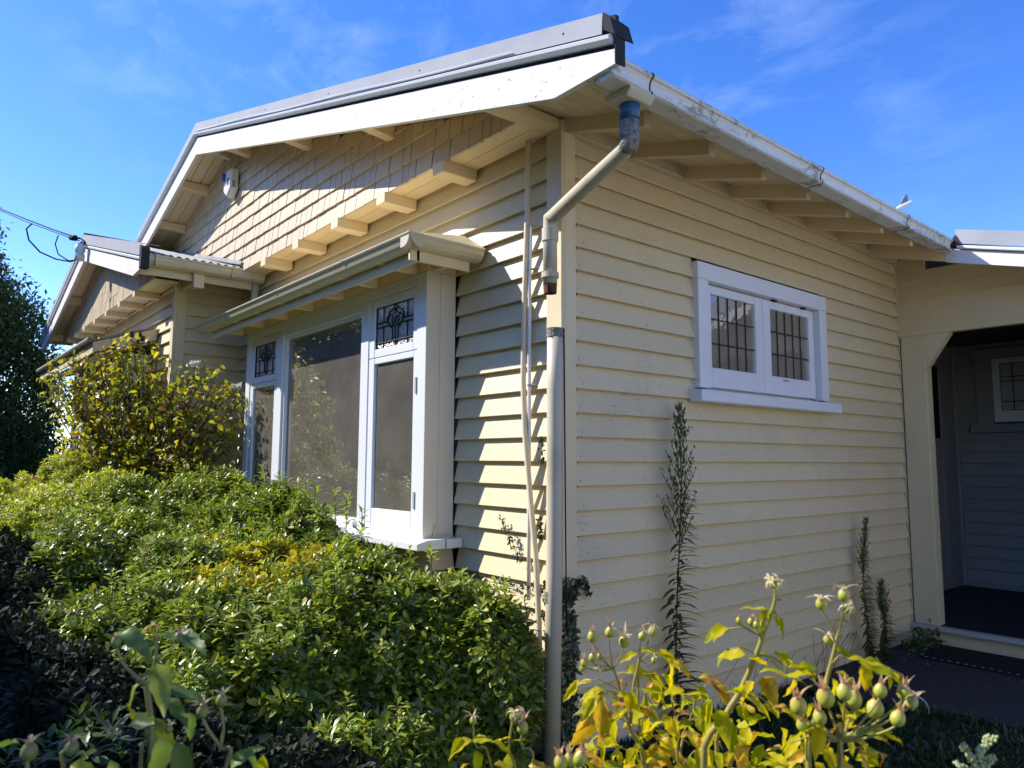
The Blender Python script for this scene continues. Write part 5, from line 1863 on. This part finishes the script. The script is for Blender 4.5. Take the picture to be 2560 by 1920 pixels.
def hipmat(name, lo, mid, hi):
    k = NT(name)
    tc_ = k.n('TexCoord')
    sp = k.n('SeparateXYZ')
    k.l(tc_.outputs['Object'], sp.inputs[0])
    c = k.ramp(sp.outputs['Z'], [(0.0, lo), (.65, mid), (1.0, hi)])
    c = k.mixc(k.ramp(k.noise(140, 3), [(.5, 0.0), (.8, .25)]), c, (.50, .32, .10))
    b = k.n('BsdfPrincipled', Roughness=.38)
    b.inputs['Subsurface Weight'].default_value = .15
    b.inputs['Subsurface Radius'].default_value = (.004, .004, .002)
    k.l(c, b.inputs['Base Color'])
    k.l(b.outputs[0], k.o.inputs['Surface'])
    return k.m


M['hip'] = hipmat('unripe_rose_hip', (.32, .40, .05), (.42, .44, .06), (.46, .30, .09))
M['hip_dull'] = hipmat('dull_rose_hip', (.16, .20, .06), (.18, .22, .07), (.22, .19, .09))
M['sepal'] = leafmat('dry_sepal', [(0, (.50, .20, .09)), (.4, (.58, .34, .16)), (.75, (.55, .45, .22)), (1, (.62, .40, .30))], rough=.6, trans=.3, per='island', trans_col=(1.1, 1, .7))
M['sepal_pale'] = leafmat('pale_sepal', [(0, (.55, .52, .22)), (.6, (.66, .60, .36)), (1, (.62, .45, .30))], rough=.6, trans=.3, trans_col=(1.1, 1, .7))
M['sepal_dull'] = leafmat('grey_dry_sepal', [(0, (.22, .17, .11)), (1, (.34, .29, .20))], rough=.7, trans=.2)

# unit hip: base at z=0, rim at z=1
hp = MB().lathe([(0, 0), (.10, .0), (.28, .10), (.40, .30), (.42, .50), (.36, .72), (.24, .88), (.17, .95), (.15, 1.0), (.0, .98)], (0, 0, 0), (0, 0, 1), 14)
HIP = {}
for k_ in ('hip', 'hip_dull'):
    me = bpy.data.meshes.new('hip')
    me.from_pydata(hp.v, [], hp.f)
    me.materials.append(M[k_])
    for p_ in me.polygons:
        p_.use_smooth = True
    HIP[k_] = me


def sepals_mesh(seed, mat, n=5, spread=.5, length=.9):
    rs = np.random.RandomState(seed)
    v, f = [], []
    for j in range(n):
        a_ = 2 * math.pi * j / n + rs.uniform(-.3, .3)
        sp = spread + rs.uniform(-.3, .35)
        ln = length * rs.uniform(.6, 1.15)
        base = len(v)
        for i in range(5):
            t = i / 4
            th = sp * (.7 + .9 * t)
            rr = .12 + ln * t * math.sin(th)
            zz_ = .97 + ln * t * math.cos(th)
            w_ = .11 * (1 - t) ** .8 * (1.3 if i == 1 else 1) + .004
            ca, sa = math.cos(a_), math.sin(a_)
            for sg in (-1, 0, 1):
                v.append((rr * ca - sg * w_ * sa, rr * sa + sg * w_ * ca, zz_ - (sg == 0) * .03))
        for i in range(4):
            for j2 in range(2):
                q = base + 3 * i + j2
                f.append((q, q + 1, q + 4, q + 3))
    # stamen stubs
    for j in range(12):
        a_ = rs.uniform(0, 6.28)
        r_ = rs.uniform(.02, .12)
        b_ = len(v)
        dx, dy = rs.uniform(-.12, .12), rs.uniform(-.12, .12)
        v += [(r_ * math.cos(a_) - .012, r_ * math.sin(a_), .96), (r_ * math.cos(a_) + .012, r_ * math.sin(a_), .96), (r_ * math.cos(a_) + dx + .008, r_ * math.sin(a_) + dy, 1.22), (r_ * math.cos(a_) + dx - .008, r_ * math.sin(a_) + dy, 1.22)]
        f.append((b_, b_ + 1, b_ + 2, b_ + 3))
    me = bpy.data.meshes.new('sepals')
    me.from_pydata(v, [], f)
    me.materials.append(mat)
    return me


SEP = {'up': [sepals_mesh(1 + i, M['sepal'], spread=.28, length=.85) for i in range(3)],
       'star': [sepals_mesh(11 + i, M['sepal_pale'], spread=1.05, length=1.25) for i in range(3)],
       'down': [sepals_mesh(21 + i, M['sepal_pale'], n=7, spread=1.7, length=1.3) for i in range(2)],
       'dull': [sepals_mesh(31 + i, M['sepal_dull'], spread=.8, length=1.1) for i in range(2)]}


def zrot(axis):
    return Vector(axis).to_track_quat('Z', 'Y').to_matrix().to_4x4()


def add_hip(rt, p, axis, ln, kind='up', mat='hip', wide=1.0):
    """hip with sepals; p = its base"""
    m4 = Matrix.Translation(p) @ zrot(axis) @ Matrix.Rotation(random.uniform(0, 6.28), 4, 'Z') @ Matrix.Diagonal((ln * wide, ln * wide, ln, 1))
    h = inst(HIP[mat], 'rose_hip', m4, rt)
    sm = random.choice(SEP[kind])
    s_ = bpy.data.objects.new('sepals', sm)
    COL.objects.link(s_)
    s_.parent = h
    return h


def img(dx, dy, dz=0.0):
    """a direction: dx right, dy up in the picture, dz towards the camera"""
    return (RT * dx + UP * dy - FW * dz).normalized()


def add_leaf(rt, p, dx, dy, ln, cls, dz=None, mesh=None):
    dz = random.uniform(-.5, .6) if dz is None else dz
    x = img(dx, dy, dz)
    z = (Vector((0, 0, 1)) + Vector((random.uniform(-.6, .6), random.uniform(-.6, .6), random.uniform(-.2, .6))) - FW * random.uniform(-.1, .7)).normalized()
    y = z.cross(x).normalized()
    z = x.cross(y)
    ln *= 1.42
    m4 = Matrix(((x.x, y.x, z.x, p.x), (x.y, y.y, z.y, p.y), (x.z, y.z, z.z, p.z), (0, 0, 0, 1))) @ Matrix.Diagonal((ln, ln, ln, 1))
    return inst(random.choice(LM[cls]), 'leaf', m4, rt)


def cane(rt, pts, r0, r1, mat='cane', thorns=True):
    n_ = len(pts)
    mb = MB()
    rr = [r0 + (r1 - r0) * k / (n_ - 1) for k in range(n_)]
    # densify for smooth bends
    dense, dr_ = [], []
    for k in range(n_ - 1):
        p0, p1, p2, p3 = pts[max(k - 1, 0)], pts[k], pts[k + 1], pts[min(k + 2, n_ - 1)]
        for s_ in range(4):
            t = s_ / 4
            dense.append(.5 * ((2 * p1) + (p2 - p0) * t + (2 * p0 - 5 * p1 + 4 * p2 - p3) * t * t + (3 * p1 - p0 - 3 * p2 + p3) * t ** 3))
            dr_.append(rr[k] + (rr[k + 1] - rr[k]) * t)
    dense.append(pts[-1])
    dr_.append(rr[-1])
    mb.tube(dense, dr_, 8)
    if thorns and r0 > .002:
        for q in range(len(dense) // 3):
            b_ = dense[random.randrange(len(dense) - 1)]
            d_ = Vector((random.uniform(-1, 1), random.uniform(-1, 1), -.3)).normalized()
            mb.tube([b_ + d_ * r0 * .7, b_ + d_ * (r0 + .005)], [r0 * .4, .0001], 4, cap=False)
    return mb.build('cane', M[mat], rt, smooth=True)


def z3(x, y):
    return 1100 + x / 3.16, 1400 + y / 3.16


def z4(x, y):
    return 1760 + x / 2.676, 1300 + y / 2.676


def z1(x, y):
    return x / 3.16, 1400 + y / 3.16


def spray(rt, hub, hips, depth, r_=.0011, mat='cane'):
    """stalks from a hub to each hip base"""
    for (px, py, rpx, ax, kind) in hips:
        dd = depth + random.uniform(-.03, .03)
        ln = rpx * 2.35 / F_PX * dd
        c = at(px, py, dd)
        axv = img(*ax)
        b_ = c - axv * ln * .5
        mid = hub.lerp(b_, .55) + (axv * -.25 * (b_ - hub).length * .5)
        cane(rt, [hub, hub.lerp(mid, .6), mid.lerp(b_, .6), b_], r_ * 1.3, r_, mat, thorns=False)
        add_hip(rt, b_, axv, ln, kind, 'hip' if mat == 'cane' else 'hip_dull')


# ---------------- sunlit rose, right of the downpipe
RR = root('rose_bush', tuple(at(1700, 1900, 1.3) * 1.0 + Vector((0, 0, -1.0))), 'sunlit yellowing rose bush full of green hips in the right foreground', 'rose bush')
D1, D2 = 1.38, 1.02
gA = at(1640, 2300, 1.4)
gB = at(1900, 2300, 1.1)
P3 = lambda x, y, d: at(*z3(x, y), d)
P4 = lambda x, y, d: at(*z4(x, y), d)
cane(RR, [gA, P3(1620, 1640, D1), P3(1500, 1330, D1), P3(1420, 1020, D1), P3(1370, 860, D1)], .0055, .0025)
cane(RR, [P3(1505, 1290, D1), P3(1530, 1000, D1), P3(1560, 860, D1), P3(1575, 780, D1)], .0035, .0022)
cane(RR, [gA, P3(1590, 1500, D1 + .05), P3(1565, 1100, D1 + .05), P3(1570, 900, D1 + .05)], .0035, .002)
cane(RR, [gA + Vector((.05, .05, 0)), P3(1880, 1640, D1), P3(1890, 1350, D1), P3(1850, 1200, D1), P3(1830, 1090, D1)], .003, .0016)
cane(RR, [gA, P3(1900, 1500, D1 + .1), P3(1980, 1250, D1 + .1), P3(2030, 1050, D1 + .1)], .003, .0016)
hubA = P3(1370, 860, D1)
spray(RR, hubA, [(*z3(1205, 605), 13, (-.1, 1, 0), 'up'), (*z3(1340, 570), 12, (.1, 1, .1), 'up'), (*z3(1205, 770), 10, (0, 1, 0), 'up'), (*z3(1262, 755), 7, (-.2, 1, 0), 'up'), (*z3(1140, 812), 10, (-.2, 1, 0), 'up'), (*z3(1455, 640), 14, (0, 1, .2), 'star'), (*z3(1130, 860), 7, (-.3, -1, 0), 'down'), (*z3(1255, 860), 8, (0, .6, .8), 'down')], D1)
hubB = P3(1575, 790, D1)
spray(RR, hubB, [(*z3(1598, 600), 10, (.35, 1, 0), 'star'), (*z3(1680, 560), 12, (.3, 1, 0), 'down'), (*z3(1690, 790), 7, (0, 1, 0), 'star')], D1)
# right-hand cane with the hanging seed head
cane(RR, [gB, P4(0, 1650, 1.12), P4(150, 1300, 1.12), P4(240, 1150, 1.12), P4(350, 900, 1.12), P4(400, 750, 1.12), P4(470, 560, 1.12), P4(478, 450, 1.12)], .0062, .0026)
cane(RR, [gB, P4(90, 1600, 1.18), P4(150, 1330, 1.16), P4(180, 1230, 1.14)], .004, .0025)
add_hip(RR, P4(478, 450, 1.12), img(0, .6, .5), .018, 'down')
add_hip(RR, P4(470, 440, 1.12), img(-.4, .5, .3), .017, 'down')
hubC = P4(385, 770, 1.12)
spray(RR, hubC, [(*z4(235, 670), 8, (-.2, 1, 0), 'up'), (*z4(315, 680), 9, (0, 1, .2), 'up'), (*z4(400, 695), 9, (.1, 1, .3), 'up'), (*z4(350, 700), 8, (0, 1, 0), 'up')], 1.12)
# second tall cane with star shaped calyxes
cane(RR, [gB + RT * .12, P4(740, 1900, D2), P4(700, 1500, D2), P4(790, 1180, D2 + .02), P4(825, 1050, D2 + .03), P4(865, 900, D2 + .03), P4(905, 720, D2 + .03), P4(932, 620, D2 + .03)], .0048, .0022)
hubD = P4(890, 790, D2 + .03)
spray(RR, hubD, [(*z4(785, 560), 14, (-.25, 1, .2), 'star'), (*z4(935, 500), 14, (0, 1, -.1), 'star'), (*z4(962, 590), 12, (.2, .8, .5), 'down'), (*z4(830, 800), 11, (-.2, 1, .3), 'star')], D2 + .03)
# big cluster of hips
cane(RR, [gB + RT * .2, P4(920, 1900, D2 - .04), P4(915, 1640, D2 - .04), P4(905, 1450, D2 - .04), P4(895, 1380, D2 - .04)], .0052, .003)
hubE = P4(920, 1480, D2 - .04)
spray(RR, hubE, [(*z4(632, 1240), 21, (-.25, 1, .2), 'up'), (*z4(812, 1185), 22, (-.3, 1, .1), 'up'), (*z4(938, 1150), 19, (0, 1, -.1), 'up'), (*z4(1000, 1200), 21, (.1, 1, .1), 'up'), (*z4(1142, 1262), 22, (.15, 1, .1), 'up'), (*z4(1180, 1140), 16, (.1, 1, 0), 'up'), (*z4(1297, 1325), 18, (.3, 1, 0), 'up'), (*z4(1338, 1150), 17, (.15, 1, 0), 'up'), (*z4(1388, 1215), 16, (.3, .9, .2), 'star'), (*z4(776, 1320), 16, (-.2, 1, 0), 'up'), (*z4(655, 1370), 14, (-.3, 1, .1), 'up')], D2 - .04, .0014)
# low group beside the downpipe
hubF = at(*z3(1060, 1800), 1.12)
cane(RR, [gA - RT * .15, hubF], .004, .003)
spray(RR, hubF, [(*z3(1108, 1565), 18, (.25, 1, .1), 'up'), (*z3(1025, 1575), 15, (-.1, 1, 0), 'up'), (*z3(955, 1600), 18, (-.15, 1, 0), 'up')], 1.10, .0014)

LG = 'rl_green'
LY = 'rl_yellow'
LO = 'rl_orange'
leaves3 = [(1590, 730, 1, .1, 40, LG), (1720, 745, 1, -.4, 56, LG), (1800, 800, .5, -1, 44, LG), (1560, 740, -1, -.3, 34, LG), (1180, 970, -1, -.1, 34, LG), (1080, 960, -.8, -1, 40, LG), (1480, 870, 1, .05, 48, LG), (1620, 890, 1, -.35, 62, LG), (1760, 920, 1, -.8, 44, LG),
           (1300, 1030, -1, .35, 44, LG), (1330, 1060, -1, -.1, 56, LG), (1230, 1060, -1, -.4, 36, LG), (1620, 1010, 1, -.5, 52, LG), (1420, 1080, 1, -.2, 46, LG), (1280, 1100, -.1, -1, 60, LY), (1180, 1230, -.25, -1, 72, LY), (1290, 1150, .1, -1, 66, LO), (1250, 1190, -1, .2, 40, LG), (1340, 1250, -.6, -1, 36, LG),
           (1420, 1470, -1, .05, 50, LG), (1640, 1180, .8, -.6, 46, LG), (1620, 1300, .5, -1, 44, LG), (1780, 1420, .8, -.7, 56, LG), (1900, 1400, 1, .1, 46, LY), (1720, 1460, .4, -1, 54, LY), (2080, 1200, .3, -1, 60, LG), (2120, 960, 1, -.3, 46, LO), (2010, 1000, .7, -.7, 44, LG), (2050, 930, 1, .1, 44, LY), (1900, 1060, .5, -1, 44, LG), (1960, 930, -.3, 1, 34, LY),
           (1540, 1480, -.4, -1, 50, LG), (1400, 1520, -.5, -1, 46, LG), (1480, 1560, -.2, -1, 52, LG), (1200, 1600, .8, -.3, 44, LY), (1300, 1620, 1, .0, 46, LG), (2080, 1480, .5, -1, 60, LG), (2150, 1300, .8, -.5, 50, LG), (1550, 1190, 1, -.1, 40, LG), (1660, 1380, -.8, .4, 40, LG), (1460, 1180, -1, -.5, 40, LG), (2000, 1300, -1, .1, 44, LG),
           (1700, 1540, 1, -.4, 54, LY), (1830, 1560, .7, -.7, 54, LG), (1980, 1560, .2, -1, 56, LG), (1360, 1380, -1, .1, 36, LG), (1760, 1180, 1, .3, 34, LG), (1830, 1250, .4, -1, 40, LG), (1950, 1180, 1, -.4, 38, LG), (1580, 900, -1, .1, 40, LG), (1700, 1000, .5, -1, 44, LG), (1440, 940, -.5, -1, 26, LO), (1470, 950, .1, -1, 28, LO), (1640, 1160, -.2, -1, 26, LO), (1680, 970, -.9, -.6, 24, LO), (1860, 1190, 1, .2, 26, LO), (1880, 1230, -.7, -.7, 24, LO)]
for x, y, dx, dy, s_, cls in leaves3:
    d_ = D1 + random.uniform(-.12, .10)
    add_leaf(RR, at(*z3(x, y), d_), dx, dy, s_ / F_PX * d_, cls)
    if random.random() < .75 and cls != LO:
        add_leaf(RR, at(*z3(x, y), d_) + img(-dx, -dy) * .004, dx + random.uniform(-.9, .9), dy + random.uniform(-.7, .7), s_ / F_PX * d_ * random.uniform(.55, .85), cls if random.random() < .8 else LY)
leaves4 = [(170, 725, -1, -.1, 60, LG), (60, 740, -.8, -.9, 26, LG), (440, 610, -1, .2, 48, LG), (430, 600, -.2, -1, 50, LG), (480, 640, .6, -1, 40, LG), (200, 870, -1, .1, 44, LG), (280, 900, -1, -.1, 50, LG), (300, 930, 1, -.3, 44, LG), (240, 1160, -.3, 1, 42, LG), (330, 1080, -.7, -.8, 50, LG), (370, 1020, 1, .3, 72, LG), (400, 1050, .5, -1, 70, LY), (360, 890, 1, -.2, 50, LG), (470, 890, .9, -.5, 52, LG),
           (560, 990, 1, -.2, 60, LG), (640, 970, 1, -.4, 48, LG), (600, 1060, -.1, -1, 36, LG), (700, 1030, -1, .1, 40, LG), (880, 860, 1, -.3, 44, LG), (960, 930, 1, 0, 66, LG), (1040, 950, .9, -.2, 62, LG), (1150, 950, 1, -.5, 66, LG), (1240, 990, .8, -1, 44, LG), (1060, 960, .2, -1, 48, LG), (880, 1020, 1, -.3, 44, LG), (860, 1060, .3, -1, 40, LG), (260, 1170, 1, -.3, 60, LG), (400, 1230, 1, -.5, 50, LG), (230, 1240, .7, -1, 44, LG), (520, 1280, 1, -.1, 46, LG),
           (780, 1380, -1, -.35, 84, LG), (640, 1440, -.9, -.7, 46, LG), (800, 1380, -.2, -1, 64, LG), (1000, 1440, 1, .2, 66, LG), (1120, 1400, 1, -.3, 60, LG), (1060, 1500, .6, -1, 84, LG), (1000, 1480, .8, -.3, 50, LG), (830, 1600, 1, -.1, 54, LY), (1030, 1560, .9, -.3, 50, LY), (180, 1520, .5, -1, 78, LY), (150, 1330, .5, -1, 66, LG), (50, 1200, -.4, -1, 66, LG), (100, 1270, .3, -1, 60, LG), (60, 1440, -.6, -1, 54, LG), (120, 1560, -.3, -1, 52, LG), (0, 1080, .9, -.3, 60, LO), (60, 1110, .7, -.6, 50, LY), (20, 1340, .2, -1, 60, LG),
           (1180, 1560, .6, -1, 40, LO), (400, 1640, 1, .1, 40, LG), (560, 1650, -.5, .3, 40, LG), (740, 1620, .5, -.6, 40, LG), (980, 1380, -.3, 1, 40, LG), (900, 1330, .3, .8, 38, LG), (1010, 1330, .8, .4, 44, LG), (700, 1230, .8, -.4, 34, LG), (560, 1250, -.8, .2, 26, LO), (20, 1180, -.9, .1, 60, LG)]
for x, y, dx, dy, s_, cls in leaves4:
    d_ = (1.12 if x < 500 else D2) + random.uniform(-.06, .06)
    add_leaf(RR, at(*z4(x, y), d_), dx, dy, s_ / F_PX * d_, cls)
    if random.random() < .5 and cls != LO:
        add_leaf(RR, at(*z4(x, y), d_), dx + random.uniform(-.8, .8), dy + random.uniform(-.7, .7), s_ / F_PX * d_ * random.uniform(.5, .8), cls)
# the body of foliage low in the bush
for k in range(120):
    px, py = random.uniform(1430, 1960), random.uniform(1680, 1970)
    if py < 1690 + abs(px - 1640) * .35:
        continue
    d_ = 1.38 + random.uniform(-.18, .22)
    a_ = random.uniform(-3.14, 3.14)
    add_leaf(RR, at(px, py, d_), math.cos(a_), math.sin(a_) - .5, random.uniform(30, 56) / F_PX * d_, LG if random.random() < .72 else random.choice([LY, LY, LO]))
for k in range(34):
    px, py = random.uniform(1990, 2230), random.uniform(1800, 1960)
    d_ = 1.02 + random.uniform(-.08, .15)
    a_ = random.uniform(-3.14, 3.14)
    add_leaf(RR, at(px, py, d_), math.cos(a_), math.sin(a_) - .4, random.uniform(30, 52) / F_PX * d_, LG if random.random() < .8 else LY)
# leaf stalks joining sprays to the canes
mb = MB()
for a_, b_ in (((1575, 800), (1760, 760)), ((1560, 900), (1880, 1000)), ((1420, 1030), (1100, 960)), ((1430, 1060), (1130, 1080)), ((1440, 1120), (1250, 1060)), ((1505, 1300), (1170, 1200)), ((1890, 1400), (1700, 1450)), ((1890, 1350), (2140, 1240)), ((2030, 1060), (2200, 1000)), ((1600, 1580), (1260, 1480)), ((1900, 1640), (2100, 1500)), ((1570, 1180), (1780, 1230))):
    p0, p1 = P3(*a_, D1), P3(*b_, D1)
    mb.tube([p0, p0.lerp(p1, .5) + Vector((0, 0, .012)), p1], .001, 4)
for a_, b_, d_ in (((385, 780), (170, 725), 1.12), ((440, 650), (380, 590), 1.12), ((350, 900), (150, 870), 1.12), ((350, 905), (560, 990), 1.12), ((240, 1160), (520, 1290), 1.12), ((855, 960), (960, 930), D2), ((960, 930), (1330, 1040), D2), ((905, 1450), (560, 1500), D2), ((905, 1450), (1260, 1420), D2), ((900, 1560), (1180, 1560), D2)):
    p0, p1 = P4(*a_, d_), P4(*b_, d_)
    mb.tube([p0, p0.lerp(p1, .5) + Vector((0, 0, .008)), p1], .0012, 4)
tag(mb.build('leaf_stalks', M['cane'], RR, smooth=True), kind='stuff')

# ---------------- small rose shoots before the shrub and the downpipe
RM = root('rose_shoot', tuple(at(1270, 1950, 1.25) + Vector((0, 0, -1.0))), 'small rose shoots with dried flower and round hip before the downpipe foot', 'rose bush')
gM = at(1290, 2300, 1.3)
P3m = lambda x, y: at(*z3(x, y), 1.25)
cane(RM, [gM, P3m(600, 1750), P3m(545, 1500), P3m(575, 1260)], .0035, .0018)
cane(RM, [gM, P3m(740, 1640), P3m(650, 1480), P3m(645, 1370)], .003, .0016)
cane(RM, [gM, P3m(400, 1600), P3m(290, 1480), P3m(262, 1290)], .0025, .0012)
add_hip(RM, P3m(645, 1375), img(.1, 1, 0), .024, 'up')
add_hip(RM, P3m(575, 1265), img(.2, 1, .3), .018, 'down')
add_hip(RM, P3m(600, 1240), img(.6, .8, .3), .018, 'down')
add_hip(RM, P3m(262, 1300), img(0, 1, 0), .014, 'star')
for x, y, dx, dy, s_, cls in [(250, 1420, -1, -.2, 46, LG), (170, 1400, -1, -1, 34, LG), (260, 1420, 1, .4, 40, LG), (400, 1440, 1, 0, 42, LG), (470, 1430, .7, .8, 30, LG), (550, 1500, 0, -1, 60, LG), (290, 1500, .2, -1, 46, LG), (230, 1610, -1, -.2, 36, LG), (420, 1620, 1, .2, 40, LY), (700, 1625, 1, .1, 50, LY), (560, 1440, 1, .3, 30, LG)]:
    add_leaf(RM, P3m(x, y), dx, dy, s_ / F_PX * 1.25, cls)

# ---------------- shaded rose at the bottom left, very near
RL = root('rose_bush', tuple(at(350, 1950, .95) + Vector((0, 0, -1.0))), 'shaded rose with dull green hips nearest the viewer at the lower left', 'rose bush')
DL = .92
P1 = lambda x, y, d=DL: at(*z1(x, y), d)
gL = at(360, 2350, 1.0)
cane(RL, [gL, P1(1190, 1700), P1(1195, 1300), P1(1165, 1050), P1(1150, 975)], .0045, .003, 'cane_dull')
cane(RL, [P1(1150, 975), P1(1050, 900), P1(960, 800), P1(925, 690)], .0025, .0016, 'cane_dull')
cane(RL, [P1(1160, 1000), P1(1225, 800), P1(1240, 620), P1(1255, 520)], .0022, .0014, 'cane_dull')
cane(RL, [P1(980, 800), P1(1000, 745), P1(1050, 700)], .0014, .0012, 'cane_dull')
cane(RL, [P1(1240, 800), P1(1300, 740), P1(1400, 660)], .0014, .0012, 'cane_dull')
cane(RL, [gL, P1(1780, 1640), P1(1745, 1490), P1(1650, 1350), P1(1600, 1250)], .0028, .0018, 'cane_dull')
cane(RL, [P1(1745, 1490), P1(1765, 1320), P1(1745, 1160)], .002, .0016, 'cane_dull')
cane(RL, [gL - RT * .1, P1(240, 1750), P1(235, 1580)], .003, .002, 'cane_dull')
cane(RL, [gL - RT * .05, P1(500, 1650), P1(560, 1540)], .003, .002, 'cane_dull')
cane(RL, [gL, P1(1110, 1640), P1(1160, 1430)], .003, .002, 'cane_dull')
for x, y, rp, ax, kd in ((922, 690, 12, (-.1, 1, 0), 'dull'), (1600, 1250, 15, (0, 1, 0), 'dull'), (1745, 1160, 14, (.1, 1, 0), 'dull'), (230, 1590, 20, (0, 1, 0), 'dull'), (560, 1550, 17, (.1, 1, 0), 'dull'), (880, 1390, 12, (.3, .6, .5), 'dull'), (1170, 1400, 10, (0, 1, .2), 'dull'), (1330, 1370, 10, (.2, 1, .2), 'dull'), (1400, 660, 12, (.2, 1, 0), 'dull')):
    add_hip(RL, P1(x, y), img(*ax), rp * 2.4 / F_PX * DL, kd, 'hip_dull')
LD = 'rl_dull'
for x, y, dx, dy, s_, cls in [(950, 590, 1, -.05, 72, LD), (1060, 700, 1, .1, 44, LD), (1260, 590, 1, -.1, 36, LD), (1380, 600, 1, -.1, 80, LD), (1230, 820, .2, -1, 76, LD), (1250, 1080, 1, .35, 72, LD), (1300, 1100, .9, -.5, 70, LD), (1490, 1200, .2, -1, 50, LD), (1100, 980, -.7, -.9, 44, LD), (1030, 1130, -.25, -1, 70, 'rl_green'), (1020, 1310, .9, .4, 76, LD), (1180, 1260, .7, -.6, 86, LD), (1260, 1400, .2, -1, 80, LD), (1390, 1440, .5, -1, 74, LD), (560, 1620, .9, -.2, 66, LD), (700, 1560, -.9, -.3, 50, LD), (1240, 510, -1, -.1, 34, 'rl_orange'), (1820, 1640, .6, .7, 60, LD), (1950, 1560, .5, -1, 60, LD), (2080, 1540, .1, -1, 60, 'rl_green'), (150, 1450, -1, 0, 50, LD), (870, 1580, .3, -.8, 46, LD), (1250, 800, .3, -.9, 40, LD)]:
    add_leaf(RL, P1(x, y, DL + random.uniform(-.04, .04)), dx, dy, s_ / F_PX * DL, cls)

# low whorled plant in the shade between them
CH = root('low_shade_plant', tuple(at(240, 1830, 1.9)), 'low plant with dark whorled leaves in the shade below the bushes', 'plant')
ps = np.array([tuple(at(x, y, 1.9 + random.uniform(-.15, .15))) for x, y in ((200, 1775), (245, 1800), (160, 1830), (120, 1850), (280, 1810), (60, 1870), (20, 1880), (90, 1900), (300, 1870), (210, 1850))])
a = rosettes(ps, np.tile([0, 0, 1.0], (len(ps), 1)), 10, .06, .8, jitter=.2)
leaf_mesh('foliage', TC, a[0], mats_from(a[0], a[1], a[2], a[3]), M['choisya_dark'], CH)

# ---------------- pale green flower spike, bottom right corner
FS = root('flower_spike', tuple(at(2440, 1960, .95) + Vector((0, 0, -1.0))), 'pale green knobbly flower spike at the bottom right corner', 'flower')
M['bud'] = leafmat('pale_green_bud', [(0, (.42, .50, .22)), (1, (.60, .64, .36))], rough=.5, trans=.25)
Dq = .95
mb = MB()
bb_ = []
hub = at(2438, 1980, Dq)
for pts in ([(2438, 1980), (2445, 1920), (2452, 1880), (2480, 1845)], [(2440, 1930), (2425, 1895), (2405, 1868)], [(2445, 1935), (2465, 1915), (2478, 1895)], [(2440, 1960), (2415, 1930), (2395, 1915)]):
    w_ = [at(x, y, Dq) for x, y in pts]
    mb.tube(w_, .0016, 5)
    for k in range(len(w_) - 1):
        for t in np.arange(0, 1, .12):
            if k == 0 and len(pts) == 4 and t < .5:
                continue
            for q in range(5):
                bb_.append((w_[k].lerp(w_[k + 1], t) + img(random.uniform(-1, 1), random.uniform(-.2, 1), random.uniform(-1, 1)) * random.uniform(.002, .0065)))
mb.build('stem', M['cane'], FS, smooth=True)
mb = MB()
for p in bb_:
    ax = (p - hub).normalized() + Vector((random.uniform(-.7, .7), random.uniform(-.7, .7), .3))
    mb.lathe([(0, -.002), (.0014, -.001), (.0018, .001), (.0012, .003), (0, .0038)], p, ax, 6)
tag(mb.build('flower_buds', M['bud'], FS, smooth=True), kind='stuff')
